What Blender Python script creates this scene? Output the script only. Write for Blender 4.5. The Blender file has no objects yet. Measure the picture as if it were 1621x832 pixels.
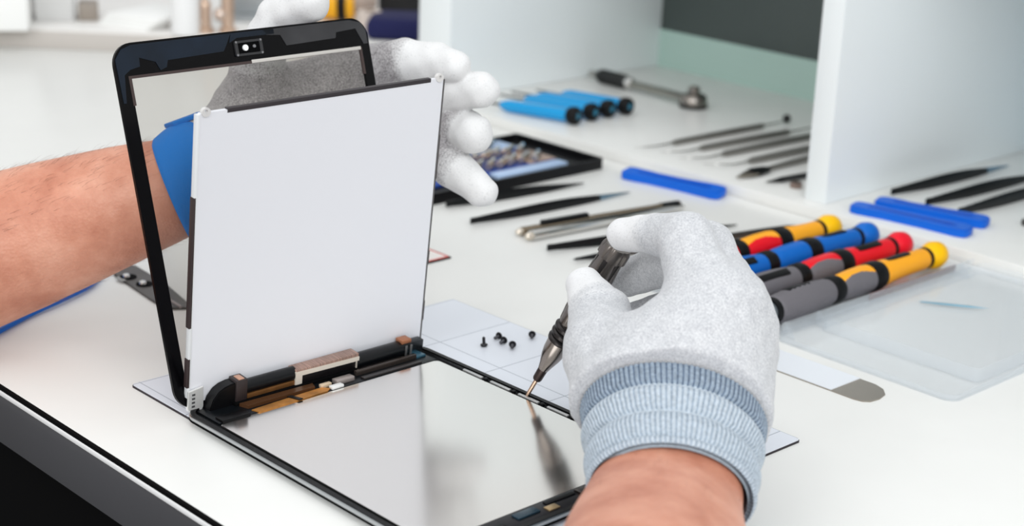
import bpy, bmesh, math, random
import numpy as np
from mathutils import Vector, Matrix
random.seed(7)
S = 0.001                                   # all lengths below are millimetres
SC = bpy.context.scene
COL = SC.collection

# ------------------------------------------------------------------ camera
IMW, IMH = 1621.0, 832.0
FPX = 2633.7011
YAW, PITCH, ROLL = 2.374481373652799, 0.3147705877387321, 0.04138318842623674
CAM = Vector((796.6757, -497.2677, 408.6675))
FWD = Vector((math.cos(PITCH)*math.cos(YAW), math.cos(PITCH)*math.sin(YAW), -math.sin(PITCH)))
_r = FWD.cross(Vector((0, 0, 1))).normalized(); _u = _r.cross(FWD)
RIGHT = math.cos(ROLL)*_r + math.sin(ROLL)*_u
UP = -math.sin(ROLL)*_r + math.cos(ROLL)*_u
cam = bpy.data.cameras.new('camera'); cam_o = bpy.data.objects.new('camera', cam); COL.objects.link(cam_o)
cam_o.matrix_world = Matrix.Translation(CAM*S) @ Matrix((RIGHT, UP, -FWD)).transposed().to_4x4()
cam.sensor_width = 36.0; cam.lens = FPX*36.0/IMW; cam.clip_start = 0.02; cam.clip_end = 50
cam.dof.use_dof = True; cam.dof.focus_distance = 1.0; cam.dof.aperture_fstop = 7.0; cam.dof.aperture_blades = 0
SC.camera = cam_o

# ------------------------------------------------------------------ world, lamps, exposure
SC.view_settings.view_transform = 'Standard'; SC.view_settings.look = 'None'
SC.view_settings.exposure = 0.0; SC.view_settings.gamma = 1.0; SC.view_settings.use_curve_mapping = False
SC.cycles.max_bounces = 10; SC.cycles.transparent_max_bounces = 16
w = bpy.data.worlds.new('bright_room'); SC.world = w; w.use_nodes = True
nt = w.node_tree; nt.nodes.clear()
wo = nt.nodes.new('ShaderNodeOutputWorld'); bg = nt.nodes.new('ShaderNodeBackground')
tc = nt.nodes.new('ShaderNodeTexCoord'); sx = nt.nodes.new('ShaderNodeSeparateXYZ'); rmp = nt.nodes.new('ShaderNodeValToRGB')
mr = nt.nodes.new('ShaderNodeMapRange'); mr.inputs[1].default_value = -1; mr.inputs[2].default_value = 1
nt.links.new(tc.outputs['Generated'], sx.inputs[0]); nt.links.new(sx.outputs[2], mr.inputs[0]); nt.links.new(mr.outputs[0], rmp.inputs[0])
cr = rmp.color_ramp
cr.elements[0].position = 0.36; cr.elements[0].color = (.16, .16, .165, 1)
cr.elements[1].position = 1.0; cr.elements[1].color = (.95, .98, 1.0, 1)
for p_, c_ in ((.5, (.88, .86, .84, 1)), (.64, (.93, .925, .915, 1))):
    e_ = cr.elements.new(p_); e_.color = c_
nt.links.new(rmp.outputs[0], bg.inputs[0]); bg.inputs[1].default_value = 0.82
nt.links.new(bg.outputs[0], wo.inputs[0])

def area(name, loc, target, sx_, sy_, power, col=(1, 1, 1)):
    l = bpy.data.lights.new(name, 'AREA'); l.shape = 'RECTANGLE'; l.size = sx_; l.size_y = sy_; l.energy = power; l.color = col
    o = bpy.data.objects.new(name, l); COL.objects.link(o)
    o.location = loc; d = Vector(target) - Vector(loc); o.rotation_euler = d.to_track_quat('-Z', 'Y').to_euler(); return o
area('ceiling_lamp', (-0.2, 0.1, 2.0), (0.05, 0.3, 0), 1.4, 1.4, 5, (1.0, .985, .96))
area('fill_light', (2.2, -0.9, 1.5), (0.1, 0.5, 0.1), 1.6, 1.4, 38, (.95, .98, 1.0))  # added fill from the camera side, brightens the raised display panel
area('fill_light', (0.5, -2.3, 1.5), (0.0, 0.7, 0.1), 1.6, 1.2, 20, (.96, .985, 1.0))  # added fill behind the person, brightens the shelf fronts

# ------------------------------------------------------------------ anchors measured on the bench
def ray(u, v): return RIGHT*((u-IMW/2)/FPX) + UP*((IMH/2-v)/FPX) + FWD
def T(u, v, z=0.0):
    r = ray(u, v); return CAM + r*((z-CAM.z)/r.z)
def D(u, v, d): return CAM + ray(u, v)*d
def PY(u, v, y):
    r = ray(u, v); return CAM + r*((y-CAM.y)/r.y)

# ------------------------------------------------------------------ materials
def lin(c):
    return tuple((x/255/12.92 if x/255 <= .04045 else ((x/255+.055)/1.055)**2.4) for x in c) + (1,)
MATS = {}
def M(name, col=(200, 200, 200), rough=.5, metal=0.0, var=0.0, vscale=60, bump=0.0, bscale=300, coat=0.0, spec=.5, sss=0.0, stretch=None):
    if name in MATS: return MATS[name]
    m = bpy.data.materials.new(name); m.use_nodes = True; n = m.node_tree; b = n.nodes['Principled BSDF']
    b.inputs['Base Color'].default_value = lin(col); b.inputs['Roughness'].default_value = rough
    b.inputs['Metallic'].default_value = metal; b.inputs['Coat Weight'].default_value = coat
    b.inputs['Specular IOR Level'].default_value = spec
    t = n.nodes.new('ShaderNodeTexCoord'); src = t.outputs['Object']
    if stretch:
        mp = n.nodes.new('ShaderNodeMapping'); mp.inputs['Scale'].default_value = stretch; n.links.new(src, mp.inputs[0]); src = mp.outputs[0]
    if var:
        nz = n.nodes.new('ShaderNodeTexNoise'); nz.inputs['Scale'].default_value = vscale; nz.inputs['Detail'].default_value = 4
        n.links.new(src, nz.inputs['Vector'])
        r = n.nodes.new('ShaderNodeValToRGB'); r.color_ramp.elements[0].position = .3; r.color_ramp.elements[1].position = .7
        r.color_ramp.elements[0].color = lin([max(0, c*(1-var)) for c in col]); r.color_ramp.elements[1].color = lin([min(255, c*(1+var)) for c in col])
        n.links.new(nz.outputs[0], r.inputs[0]); n.links.new(r.outputs[0], b.inputs['Base Color'])
    if bump:
        nz = n.nodes.new('ShaderNodeTexNoise'); nz.inputs['Scale'].default_value = bscale; nz.inputs['Detail'].default_value = 3
        n.links.new(src, nz.inputs['Vector'])
        bp = n.nodes.new('ShaderNodeBump'); bp.inputs['Strength'].default_value = bump; bp.inputs['Distance'].default_value = .001
        n.links.new(nz.outputs[0], bp.inputs['Height']); n.links.new(bp.outputs[0], b.inputs['Normal'])
    MATS[name] = m; return m

def clear_mat(name, col, alpha, rough, gloss=.12, edge=.16):
    m = bpy.data.materials.new(name); m.use_nodes = True; n = m.node_tree; n.nodes.clear()
    o = n.nodes.new('ShaderNodeOutputMaterial'); tr = n.nodes.new('ShaderNodeBsdfTransparent'); df = n.nodes.new('ShaderNodeBsdfDiffuse')
    gl = n.nodes.new('ShaderNodeBsdfGlossy'); m1 = n.nodes.new('ShaderNodeMixShader'); m2 = n.nodes.new('ShaderNodeMixShader')
    tr.inputs[0].default_value = (*[.5+.5*c for c in lin(col)[:3]], 1); df.inputs[0].default_value = lin(col)
    gl.inputs['Roughness'].default_value = rough
    lw = n.nodes.new('ShaderNodeLayerWeight'); lw.inputs[0].default_value = .25
    mm = n.nodes.new('ShaderNodeMath'); mm.operation = 'MULTIPLY_ADD'; mm.inputs[1].default_value = edge; mm.inputs[2].default_value = gloss*.3
    m1.inputs[0].default_value = alpha
    n.links.new(tr.outputs[0], m1.inputs[1]); n.links.new(df.outputs[0], m1.inputs[2])
    n.links.new(lw.outputs['Fresnel'], mm.inputs[0]); n.links.new(mm.outputs[0], m2.inputs[0])
    n.links.new(m1.outputs[0], m2.inputs[1]); n.links.new(gl.outputs[0], m2.inputs[2]); n.links.new(m2.outputs[0], o.inputs[0])
    MATS[name] = m; return m

def knit(name, c0, c1, coat_col, dirt=0.0):
    """heathered knit fabric; vertex attribute 'coat' switches to the white dipped fingertips"""
    m = bpy.data.materials.new(name); m.use_nodes = True; n = m.node_tree; b = n.nodes['Principled BSDF']
    b.inputs['Roughness'].default_value = .9; b.inputs['Specular IOR Level'].default_value = .15
    b.inputs['Sheen Weight'].default_value = .25
    t = n.nodes.new('ShaderNodeTexCoord')
    n1 = n.nodes.new('ShaderNodeTexNoise'); n1.inputs['Scale'].default_value = 900; n1.inputs['Detail'].default_value = 3; n1.inputs['Roughness'].default_value = .75
    n2 = n.nodes.new('ShaderNodeTexNoise'); n2.inputs['Scale'].default_value = 170; n2.inputs['Detail'].default_value = 5
    for x in (n1, n2): n.links.new(t.outputs['Object'], x.inputs['Vector'])
    r = n.nodes.new('ShaderNodeValToRGB'); r.color_ramp.elements[0].position = .32; r.color_ramp.elements[1].position = .68
    r.color_ramp.elements[0].color = lin(c0); r.color_ramp.elements[1].color = lin(c1)
    ad = n.nodes.new('ShaderNodeMath'); ad.operation = 'MULTIPLY_ADD'; ad.inputs[1].default_value = .8
    ml = n.nodes.new('ShaderNodeMath'); ml.operation = 'MULTIPLY'; ml.inputs[1].default_value = .2
    n.links.new(n2.outputs[0], ml.inputs[0]); n.links.new(n1.outputs[0], ad.inputs[0]); n.links.new(ml.outputs[0], ad.inputs[2]); n.links.new(ad.outputs[0], r.inputs[0])
    at = n.nodes.new('ShaderNodeAttribute'); at.attribute_name = 'coat'
    sm = n.nodes.new('ShaderNodeMath'); sm.operation = 'MULTIPLY_ADD'; sm.inputs[1].default_value = .5; 
    sb = n.nodes.new('ShaderNodeMath'); sb.operation = 'ADD'
    su = n.nodes.new('ShaderNodeMath'); su.operation = 'SUBTRACT'; su.inputs[1].default_value = .25
    n.links.new(n1.outputs[0], sm.inputs[0]); n.links.new(at.outputs['Fac'], sm.inputs[2]); n.links.new(sm.outputs[0], su.inputs[0])
    cr2 = n.nodes.new('ShaderNodeValToRGB'); cr2.color_ramp.elements[0].position = .35; cr2.color_ramp.elements[1].position = .7
    n.links.new(su.outputs[0], cr2.inputs[0])
    mx = n.nodes.new('ShaderNodeMix'); mx.data_type = 'RGBA'; rc = n.nodes.new('ShaderNodeValToRGB'); rc.color_ramp.elements[0].position = .26; rc.color_ramp.elements[1].position = .46
    rc.color_ramp.elements[0].color = lin([c*.84 for c in coat_col]); rc.color_ramp.elements[1].color = lin(coat_col)
    n.links.new(ad.outputs[0], rc.inputs[0]); n.links.new(rc.outputs[0], mx.inputs['B'])
    n.links.new(cr2.outputs[0], mx.inputs['Factor']); n.links.new(r.outputs[0], mx.inputs['A'])
    n.links.new(mx.outputs['Result'], b.inputs['Base Color'])
    bp = n.nodes.new('ShaderNodeBump'); bp.inputs['Strength'].default_value = .35; bp.inputs['Distance'].default_value = .0008
    n.links.new(ad.outputs[0], bp.inputs['Height']); n.links.new(bp.outputs[0], b.inputs['Normal'])
    MATS[name] = m; return m

def skin_mat():
    m = bpy.data.materials.new('skin'); m.use_nodes = True; n = m.node_tree; b = n.nodes['Principled BSDF']
    b.inputs['Roughness'].default_value = .48; b.inputs['Specular IOR Level'].default_value = .35
    b.inputs['Subsurface Weight'].default_value = .12; b.inputs['Subsurface Radius'].default_value = (1, .35, .2); b.inputs['Subsurface Scale'].default_value = .006
    t = n.nodes.new('ShaderNodeTexCoord')
    n1 = n.nodes.new('ShaderNodeTexNoise'); n1.inputs['Scale'].default_value = 28; n1.inputs['Detail'].default_value = 8; n1.inputs['Roughness'].default_value = .62
    n2 = n.nodes.new('ShaderNodeTexVoronoi'); n2.inputs['Scale'].default_value = 520
    n3 = n.nodes.new('ShaderNodeTexNoise'); n3.inputs['Scale'].default_value = 260; n3.inputs['Detail'].default_value = 4
    for x in (n1, n2, n3): n.links.new(t.outputs['Object'], x.inputs['Vector'])
    r = n.nodes.new('ShaderNodeValToRGB'); e = r.color_ramp.elements
    e[0].position = .28; e[0].color = lin((186, 118, 94)); e[1].position = .72; e[1].color = lin((228, 170, 146))
    k = e.new(.5); k.color = lin((210, 146, 121))
    n.links.new(n1.outputs[0], r.inputs[0]); n.links.new(r.outputs[0], b.inputs['Base Color'])
    ad = n.nodes.new('ShaderNodeMath'); ad.operation = 'ADD'; n.links.new(n2.outputs['Distance'], ad.inputs[0]); n.links.new(n3.outputs[0], ad.inputs[1])
    bp = n.nodes.new('ShaderNodeBump'); bp.inputs['Strength'].default_value = .25; bp.inputs['Distance'].default_value = .001
    n.links.new(ad.outputs[0], bp.inputs['Height']); n.links.new(bp.outputs[0], b.inputs['Normal'])
    MATS['skin'] = m; return m

def grid_mat():
    """magnetic project mat: bluish white with fine engraved grid lines"""
    m = bpy.data.materials.new('mat_sheet'); m.use_nodes = True; n = m.node_tree; b = n.nodes['Principled BSDF']; b.inputs['Roughness'].default_value = .35
    t = n.nodes.new('ShaderNodeTexCoord'); s = n.nodes.new('ShaderNodeSeparateXYZ'); n.links.new(t.outputs['Object'], s.inputs[0])
    facs = []
    for ax, off, per in ((0, .0615, .0605), (1, .2025, .0660)):
        a = n.nodes.new('ShaderNodeMath'); a.operation = 'SUBTRACT'; a.inputs[1].default_value = off - .5*per; n.links.new(s.outputs[ax], a.inputs[0])
        p = n.nodes.new('ShaderNodeMath'); p.operation = 'PINGPONG'; p.inputs[1].default_value = per/2; n.links.new(a.outputs[0], p.inputs[0])
        c = n.nodes.new('ShaderNodeMath'); c.operation = 'GREATER_THAN'; c.inputs[1].default_value = per/2 - .0004; n.links.new(p.outputs[0], c.inputs[0]); facs.append(c)
    mxm = n.nodes.new('ShaderNodeMath'); mxm.operation = 'MAXIMUM'; n.links.new(facs[0].outputs[0], mxm.inputs[0]); n.links.new(facs[1].outputs[0], mxm.inputs[1])
    mx = n.nodes.new('ShaderNodeMix'); mx.data_type = 'RGBA'; mx.inputs['A'].default_value = lin((226, 230, 238)); mx.inputs['B'].default_value = lin((170, 176, 186))
    n.links.new(mxm.outputs[0], mx.inputs['Factor']); n.links.new(mx.outputs['Result'], b.inputs['Base Color']); return m

# ------------------------------------------------------------------ objects and parts
def tag(o, label=None, cat=None, group=None, kind=None):
    if label: o['label'] = label
    if cat: o['category'] = cat
    if group: o['group'] = group
    if kind: o['kind'] = kind
    return o
def thing(name, label, cat, loc=(0, 0, 0), rot=None, group=None):
    o = bpy.data.objects.new(name, None); o.empty_display_size = .02; COL.objects.link(o)
    o.matrix_world = Matrix.Translation(Vector(loc)*S) @ (rot.to_4x4() if rot else Matrix.Identity(4))
    return tag(o, label, cat, group)
def link(name, bm, mat, parent=None, label=None, smooth=40, loc=None, bake=None):
    """mesh object out of a bmesh in millimetres"""
    if bake is not None: bm.transform(bake)
    bmesh.ops.recalc_face_normals(bm, faces=bm.faces)
    me = bpy.data.meshes.new(name); bm.to_mesh(me); bm.free()
    me.transform(Matrix.Scale(S, 4))
    for mm in (mat if isinstance(mat, (list, tuple)) else [mat]): me.materials.append(mm)
    if smooth:
        me.polygons.foreach_set('use_smooth', [True]*len(me.polygons)); me.set_sharp_from_angle(angle=math.radians(smooth))
    o = bpy.data.objects.new(name, me); COL.objects.link(o)
    if parent is not None: o.parent = parent
    if loc is not None: o.location = Vector(loc)*S
    if label: o['label'] = label
    return o
def solo(name, bm, mat, label, cat, group=None, loc=None, smooth=40, kind=None, rot=None):
    o = link(name, bm, mat, None, None, smooth)
    if loc is not None: o.matrix_world = Matrix.Translation(Vector(loc)*S) @ (rot.to_4x4() if rot else Matrix.Identity(4))
    return tag(o, label, cat, group, kind)
def copy_tree(o, parent=None):
    c = o.copy(); COL.objects.link(c)
    if parent is not None: c.parent = parent
    for ch in list(o.children): copy_tree(ch, c)
    return c
def axes(x, up=(0, 0, 1)):
    """rotation whose local X points along x and whose Z is near up"""
    x = Vector(x).normalized(); y = Vector(up).cross(x).normalized(); z = x.cross(y)
    return Matrix((x, y, z)).transposed()

# ------------------------------------------------------------------ shapes
def nb(): return bmesh.new()
def box(bm, x0, x1, y0, y1, z0, z1, bev=0, mi=0, seg=2):
    r = bmesh.ops.create_cube(bm, size=1.0); vs = r['verts']
    for v in vs: v.co = Vector((x0+(x1-x0)*(v.co.x+.5), y0+(y1-y0)*(v.co.y+.5), z0+(z1-z0)*(v.co.z+.5)))
    fs = set(f for v in vs for f in v.link_faces); es = set(e for v in vs for e in v.link_edges)
    for f in fs: f.material_index = mi
    if bev: bmesh.ops.bevel(bm, geom=list(es), offset=bev, segments=seg, affect='EDGES', profile=.5, material=-1)
    return bm
def ring_bridge(bm, rings, cap0=True, cap1=True, mi=None, closed=True):
    vr = [[bm.verts.new(p) for p in r] for r in rings]; n = len(vr[0])
    for i in range(len(vr)-1):
        for j in range(n if closed else n-1):
            f = bm.faces.new((vr[i][j], vr[i][(j+1) % n], vr[i+1][(j+1) % n], vr[i+1][j]))
            if mi is not None: f.material_index = mi[i] if isinstance(mi, (list, tuple)) else mi
    if cap0: 
        f = bm.faces.new(vr[0][::-1]); f.material_index = (mi[0] if isinstance(mi, (list, tuple)) else (mi or 0))
    if cap1: 
        f = bm.faces.new(vr[-1]); f.material_index = (mi[-1] if isinstance(mi, (list, tuple)) else (mi or 0))
    return vr
def lathe(bm, prof, n=24, mi=None, o=(0, 0, 0), x=(1, 0, 0), sq=None):
    """profile [(t, r)] turned about the axis x through o; sq = flatten factor along local z"""
    A = axes(x, (0, 0, 1) if abs(Vector(x).normalized().z) < .95 else (0, 1, 0)); o = Vector(o); rings = []
    for t, r in prof:
        rings.append([o + A @ Vector((t, r*math.cos(2*math.pi*j/n), r*math.sin(2*math.pi*j/n)*(sq or 1))) for j in range(n)])
    ring_bridge(bm, rings, mi=mi); return bm
def sweep(bm, pts, ab, side, n=32, mod=None, caps=True, tangents=None):
    """elliptical tube: ab = half width along `side` and half thickness at every point"""
    pts = [Vector(p) for p in pts]; rings = []
    for i, p in enumerate(pts):
        t = tangents[i] if tangents else (pts[min(i+1, len(pts)-1)] - pts[max(i-1, 0)])
        t = Vector(t).normalized(); s = Vector(side) - t*t.dot(Vector(side)); s.normalize(); b = t.cross(s)
        a, bb = ab[i] if isinstance(ab[i], (list, tuple)) else (ab[i], ab[i]); rg = []
        for j in range(n):
            th = 2*math.pi*j/n; k = 1 + (mod(i, th) if mod else 0)
            rg.append(p + s*(a*k*math.cos(th)) + b*(bb*k*math.sin(th)))
        rings.append(rg)
    ring_bridge(bm, rings, caps, caps); return bm
def spline(pts, per=8):
    """Catmull-Rom through tuples of numbers"""
    P = [np.array(p, float) for p in pts]; P = [2*P[0]-P[1]] + P + [2*P[-1]-P[-2]]; out = []
    for i in range(1, len(P)-2):
        for k in range(per):
            t = k/per
            out.append(.5*((2*P[i]) + (-P[i-1]+P[i+1])*t + (2*P[i-1]-5*P[i]+4*P[i+1]-P[i+2])*t*t + (-P[i-1]+3*P[i]-3*P[i+1]+P[i+2])*t**3))
    out.append(P[-2]); return out
def rrect(x0, x1, y0, y1, r, n=6):
    pts = []
    for cx, cy, a0 in ((x1-r, y1-r, 0), (x0+r, y1-r, 90), (x0+r, y0+r, 180), (x1-r, y0+r, 270)):
        for k in range(n+1):
            a = math.radians(a0+90*k/n); pts.append((cx+r*math.cos(a), cy+r*math.sin(a)))
    return pts
def prism(bm, poly, z0, z1, mi=0, bev=0):
    a = [bm.verts.new((x, y, z0)) for x, y in poly]; b = [bm.verts.new((x, y, z1)) for x, y in poly]; n = len(poly)
    fs = [bm.faces.new(a[::-1]), bm.faces.new(b)]
    for i in range(n): fs.append(bm.faces.new((a[i], a[(i+1) % n], b[(i+1) % n], b[i])))
    for f in fs: f.material_index = mi
    if bev: bmesh.ops.bevel(bm, geom=list(fs[0].edges)+list(fs[1].edges), offset=bev, segments=2, affect='EDGES')
    return bm
def frame_prism(bm, out, inn, z0, z1, mi=0):
    """closed frame between two outlines with equal point counts"""
    n = len(out); R = []
    for poly, z in ((out, z0), (out, z1), (inn, z1), (inn, z0)): R.append([bm.verts.new((x, y, z)) for x, y in poly])
    for k in range(4):
        A_, B_ = R[k], R[(k+1) % 4]
        for i in range(n): bm.faces.new((A_[i], A_[(i+1) % n], B_[(i+1) % n], B_[i])).material_index = mi
    return bm

# ------------------------------------------------------------------ smooth bodies from blended round cones
def smin(a, b, k):
    h = np.clip(.5+.5*(b-a)/k, 0, 1); return b*(1-h)+a*h - k*h*(1-h)
def rcone(P, a, b, ra, rb):
    a = np.array(a, np.float32); b = np.array(b, np.float32); ba = b-a; pa = P-a
    h = np.clip((pa@ba)/max(float(ba@ba), 1e-6), 0, 1)
    d = pa - h[..., None]*ba
    return np.sqrt((d*d).sum(-1)) - (ra+(rb-ra)*h)
def surface_nets(F, lo, h):
    """dual mesh of the zero level of the grid F"""
    nx, ny, nz = F.shape; ins = F < 0
    c = np.stack([ins[i:nx-1+i, j:ny-1+j, k:nz-1+k] for i in (0, 1) for j in (0, 1) for k in (0, 1)], -1)
    act = c.any(-1) & ~c.all(-1); idx = -np.ones(act.shape, np.int64); cells = np.argwhere(act); idx[act] = np.arange(len(cells))
    acc = np.zeros((len(cells), 3)); cnt = np.zeros(len(cells))
    cor = [(i, j, k) for i in (0, 1) for j in (0, 1) for k in (0, 1)]
    for a in range(8):
        for b in range(a+1, 8):
            if sum(abs(x-y) for x, y in zip(cor[a], cor[b])) != 1: continue
            A_, B_ = np.array(cor[a]), np.array(cor[b]); fa = F[tuple((cells+A_).T)]; fb = F[tuple((cells+B_).T)]
            m = (fa < 0) != (fb < 0); t = np.where(m, fa/np.where(m, fa-fb, 1), 0)
            acc[m] += (A_ + t[:, None]*(B_-A_))[m]; cnt[m] += 1
    V = (cells + acc/cnt[:, None])*h + np.array(lo); faces = []
    for ax in range(3):
        o = [0, 0, 0]; o[ax] = 1; sl0 = [slice(1, nx-1), slice(1, ny-1), slice(1, nz-1)]
        sl0[ax] = slice(0, F.shape[ax]-1); s1 = list(sl0); s1[ax] = slice(1, F.shape[ax])
        a0 = ins[tuple(sl0)]; a1 = ins[tuple(s1)]; e = np.argwhere(a0 != a1); 
        off = np.array([1, 1, 1]); off[ax] = 0; e = e + off
        u, v = [k for k in range(3) if k != ax]; du = np.zeros(3, int); du[u] = 1; dv = np.zeros(3, int); dv[v] = 1
        q = np.stack([idx[tuple((e-du-dv).T)], idx[tuple((e-dv).T)], idx[tuple(e.T)], idx[tuple((e-du).T)]], -1)
        faces.append(q[(q >= 0).all(-1)])
    return V, np.concatenate(faces)
def sdf_mesh(name, palm, fingers, h, mat, parent, kpalm=14, kf=9, wr=.35, cut=None):
    """palm = [(a, b, ra, rb)]; fingers = [[(a, b, ra, rb, coated)]]; one continuous glove"""
    allp = [p for s in palm for p in s[:2]] + [p for f in fingers for s in f for p in s[:2]]; A = np.array([list(p) for p in allp])
    lo = A.min(0)-42; hi = A.max(0)+42; n = np.ceil((hi-lo)/h).astype(int)
    g = np.stack(np.meshgrid(*[lo[i]+h*np.arange(n[i]) for i in range(3)], indexing='ij'), -1).astype(np.float32)
    F = None
    for a, b, ra, rb in palm:
        d = rcone(g, a, b, ra, rb); F = d if F is None else smin(F, d, kpalm)
    G = None; CT = np.full(F.shape, 50., np.float32); UC = F.copy()
    for f in fingers:
        q = None
        for a, b, ra, rb, ct in f:
            d = rcone(g, a, b, ra, rb); q = d if q is None else smin(q, d, 2)
            if ct: CT = np.minimum(CT, d)
            else: UC = np.minimum(UC, d)
        G = q if G is None else smin(G, q, 1.6)
    F = smin(F, G, kf)
    x, y, z = g[..., 0], g[..., 1], g[..., 2]
    F = F + wr*(np.sin(x*.31+1.3*np.sin(y*.11))*np.sin(z*.29+y*.17) + .6*np.sin(x*.13-z*.41+y*.23))
    if cut is not None:
        c0, nrm = cut; F = np.maximum(F, ((g-np.array(list(c0), np.float32))@np.array(list(nrm), np.float32)))
    V, Q = surface_nets(F, lo, h)
    coat = np.clip(.5+(UC-CT)/8, 0, 1)
    ii = np.clip(((V-lo)/h).round().astype(int), 0, np.array(F.shape)-1); cv = coat[tuple(ii.T)]
    me = bpy.data.meshes.new(name); me.from_pydata((V*S).tolist(), [], Q.tolist())
    at = me.attributes.new('coat', 'FLOAT', 'POINT'); at.data.foreach_set('value', cv.astype(np.float32))
    bm = bmesh.new(); bm.from_mesh(me); bmesh.ops.recalc_face_normals(bm, faces=bm.faces)
    bmesh.ops.smooth_vert(bm, verts=bm.verts, factor=.5, use_axis_x=True, use_axis_y=True, use_axis_z=True)
    bm.to_mesh(me); bm.free()
    me.polygons.foreach_set('use_smooth', [True]*len(me.polygons)); me.materials.append(mat)
    o = bpy.data.objects.new(name, me); COL.objects.link(o); o.parent = parent
    me.transform(parent.matrix_world.inverted())
    return o

# ------------------------------------------------------------------ palette
white = M('white_laminate', (232, 232, 229), .32, var=.012, vscale=14)
desk_m = M('desk_laminate', (229, 229, 226), .30, var=.010, vscale=9)
black = M('black_plastic', (9, 9, 11), .38, spec=.2)
matte_black = M('matte_black', (5, 5, 6), .8, spec=.08)
gloss_black = M('gloss_black', (8, 9, 11), .12)
steel = M('steel', (176, 174, 170), .25, 1.0)
dark_steel = M('dark_steel', (92, 88, 86), .3, 1.0)
chrome = M('chrome', (215, 213, 210), .12, 1.0)
alu = M('aluminium', (188, 192, 194), .28, 1.0)
blue_pl = M('blue_plastic', (8, 100, 212), .42, spec=.25)
# ==================================================================
# SETTING
# ==================================================================
bm = nb(); box(bm, -3200, 2400, -1800, 3200, -760, -740)
o = link('floor', bm, M('floor_vinyl', (70, 70, 72), .5, var=.05, vscale=6)); o['kind'] = 'structure'
wdir = Vector((0.70, 0.714, 0)).normalized()              # the far counter and wall run across the view
wrot = Matrix((wdir, Vector((-wdir.y, wdir.x, 0)), Vector((0, 0, 1)))).transposed()
wbase = T(300, 86, 0)
bm = nb(); box(bm, -1700, 1700, 1260, 1300, -740, 430)
o = link('wall_back', bm, M('wall_paint', (238, 238, 236), .8, var=.01, vscale=3)); o['kind'] = 'structure'
o.matrix_world = Matrix.Translation(wbase*S) @ wrot.to_4x4()

# ------------------------------------------------------------------ workbench
wb = thing('workbench', 'long white workbench with a grey front band and black underside', 'workbench', (0, 0, -740))
B = Matrix.Translation((0, 0, 740))
X0, X1, Y0, Y1 = -1750, 900, -56, 1480
bm = nb(); box(bm, X0, X1, Y0+1.2, Y1, -20, 0, .6); link('worktop', bm, desk_m, wb, bake=B)
bm = nb(); box(bm, X0, X1, Y0-1.2, Y0+1.2, -2.7, -.3); link('edge_strip', bm, matte_black, wb, 'thin black edge strip', bake=B)
bm = nb(); box(bm, X0, X1, Y0-1.8, Y0+1.2, -6.0, -2.7, .5); link('edge_strip', bm, M('white_edge', (240, 240, 240), .3), wb, 'thin white edge strip', bake=B)
bm = nb(); box(bm, X0, X1, Y0-1.2, Y0+16, -40, -6.0, .8); link('front_band', bm, M('grey_gloss', (72, 72, 75), .16, var=.05, vscale=5), wb, 'glossy dark grey front band', bake=B)
bm = nb(); box(bm, X0+20, X1-20, Y0+14, Y0+40, -740, -40); link('front_panel', bm, matte_black, wb, 'matte black front panel', bake=B)
for x in (X0+20, X1-60):
    bm = nb(); box(bm, x, x+40, Y0+40, Y1-20, -740, -20); link('end_panel', bm, matte_black, wb, bake=B)

# ------------------------------------------------------------------ shelf unit on the bench
ZB = 11.0
SY = 691.0; BACK = 1034.0
xl0, xl1 = PY(662.5, 60, SY).x, PY(712.5, 60, SY).x
xd0, xd1 = PY(1273, 314, SY).x, PY(1306, 324, SY).x
su = thing('shelf_unit', 'white open shelf unit with upright dividers standing on the bench', 'shelf unit', ((xl0+xd1)/2, 860, 0))
su_off = Matrix.Translation(-Vector(((xl0+xd1)/2, 860, 0)))
bm = nb(); box(bm, xl0-40, 560, 676, BACK+20, 0, ZB, 1.2); link('base_board', bm, white, su, bake=su_off)
bm = nb(); box(bm, xl0, xl1, SY, BACK+18, ZB, 520, 1.0); link('side_panel', bm, M('panel_white', (236, 241, 242), .35), su, bake=su_off)
bm = nb(); box(bm, xd0, xd1, SY, BACK+18, ZB, 520, 1.0); link('divider', bm, MATS['panel_white'], su, bake=su_off)
bm = nb(); box(bm, 520, 548, SY, BACK+18, ZB, 520, 1.0); link('side_panel', bm, MATS['panel_white'], su, bake=su_off)
bm = nb(); box(bm, xd1, 520, SY+2, BACK+18, 330, 350, 1.0); link('unseen_bay_top', bm, white, su, bake=su_off)
bm = nb(); box(bm, xl1, xd0, 900, BACK+18, 330, 350, 1.0); link('unseen_bay_top', bm, white, su, bake=su_off)  # unseen part-depth board, added to darken the back of the left bay
bm = nb(); box(bm, xl1, xd0, BACK, BACK+8, ZB, 57); link('back_strip', bm, M('pale_green_glass', (172, 198, 189), .25), su, 'pale green lower back strip', bake=su_off)
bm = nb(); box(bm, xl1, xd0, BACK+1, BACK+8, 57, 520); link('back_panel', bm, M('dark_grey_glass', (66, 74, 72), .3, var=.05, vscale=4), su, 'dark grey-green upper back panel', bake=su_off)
bm = nb(); box(bm, xd1, 520, BACK, BACK+8, ZB, 520); link('back_panel', bm, M('pale_blue_panel', (188, 205, 214), .35), su, 'pale blue back panel', bake=su_off)

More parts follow.
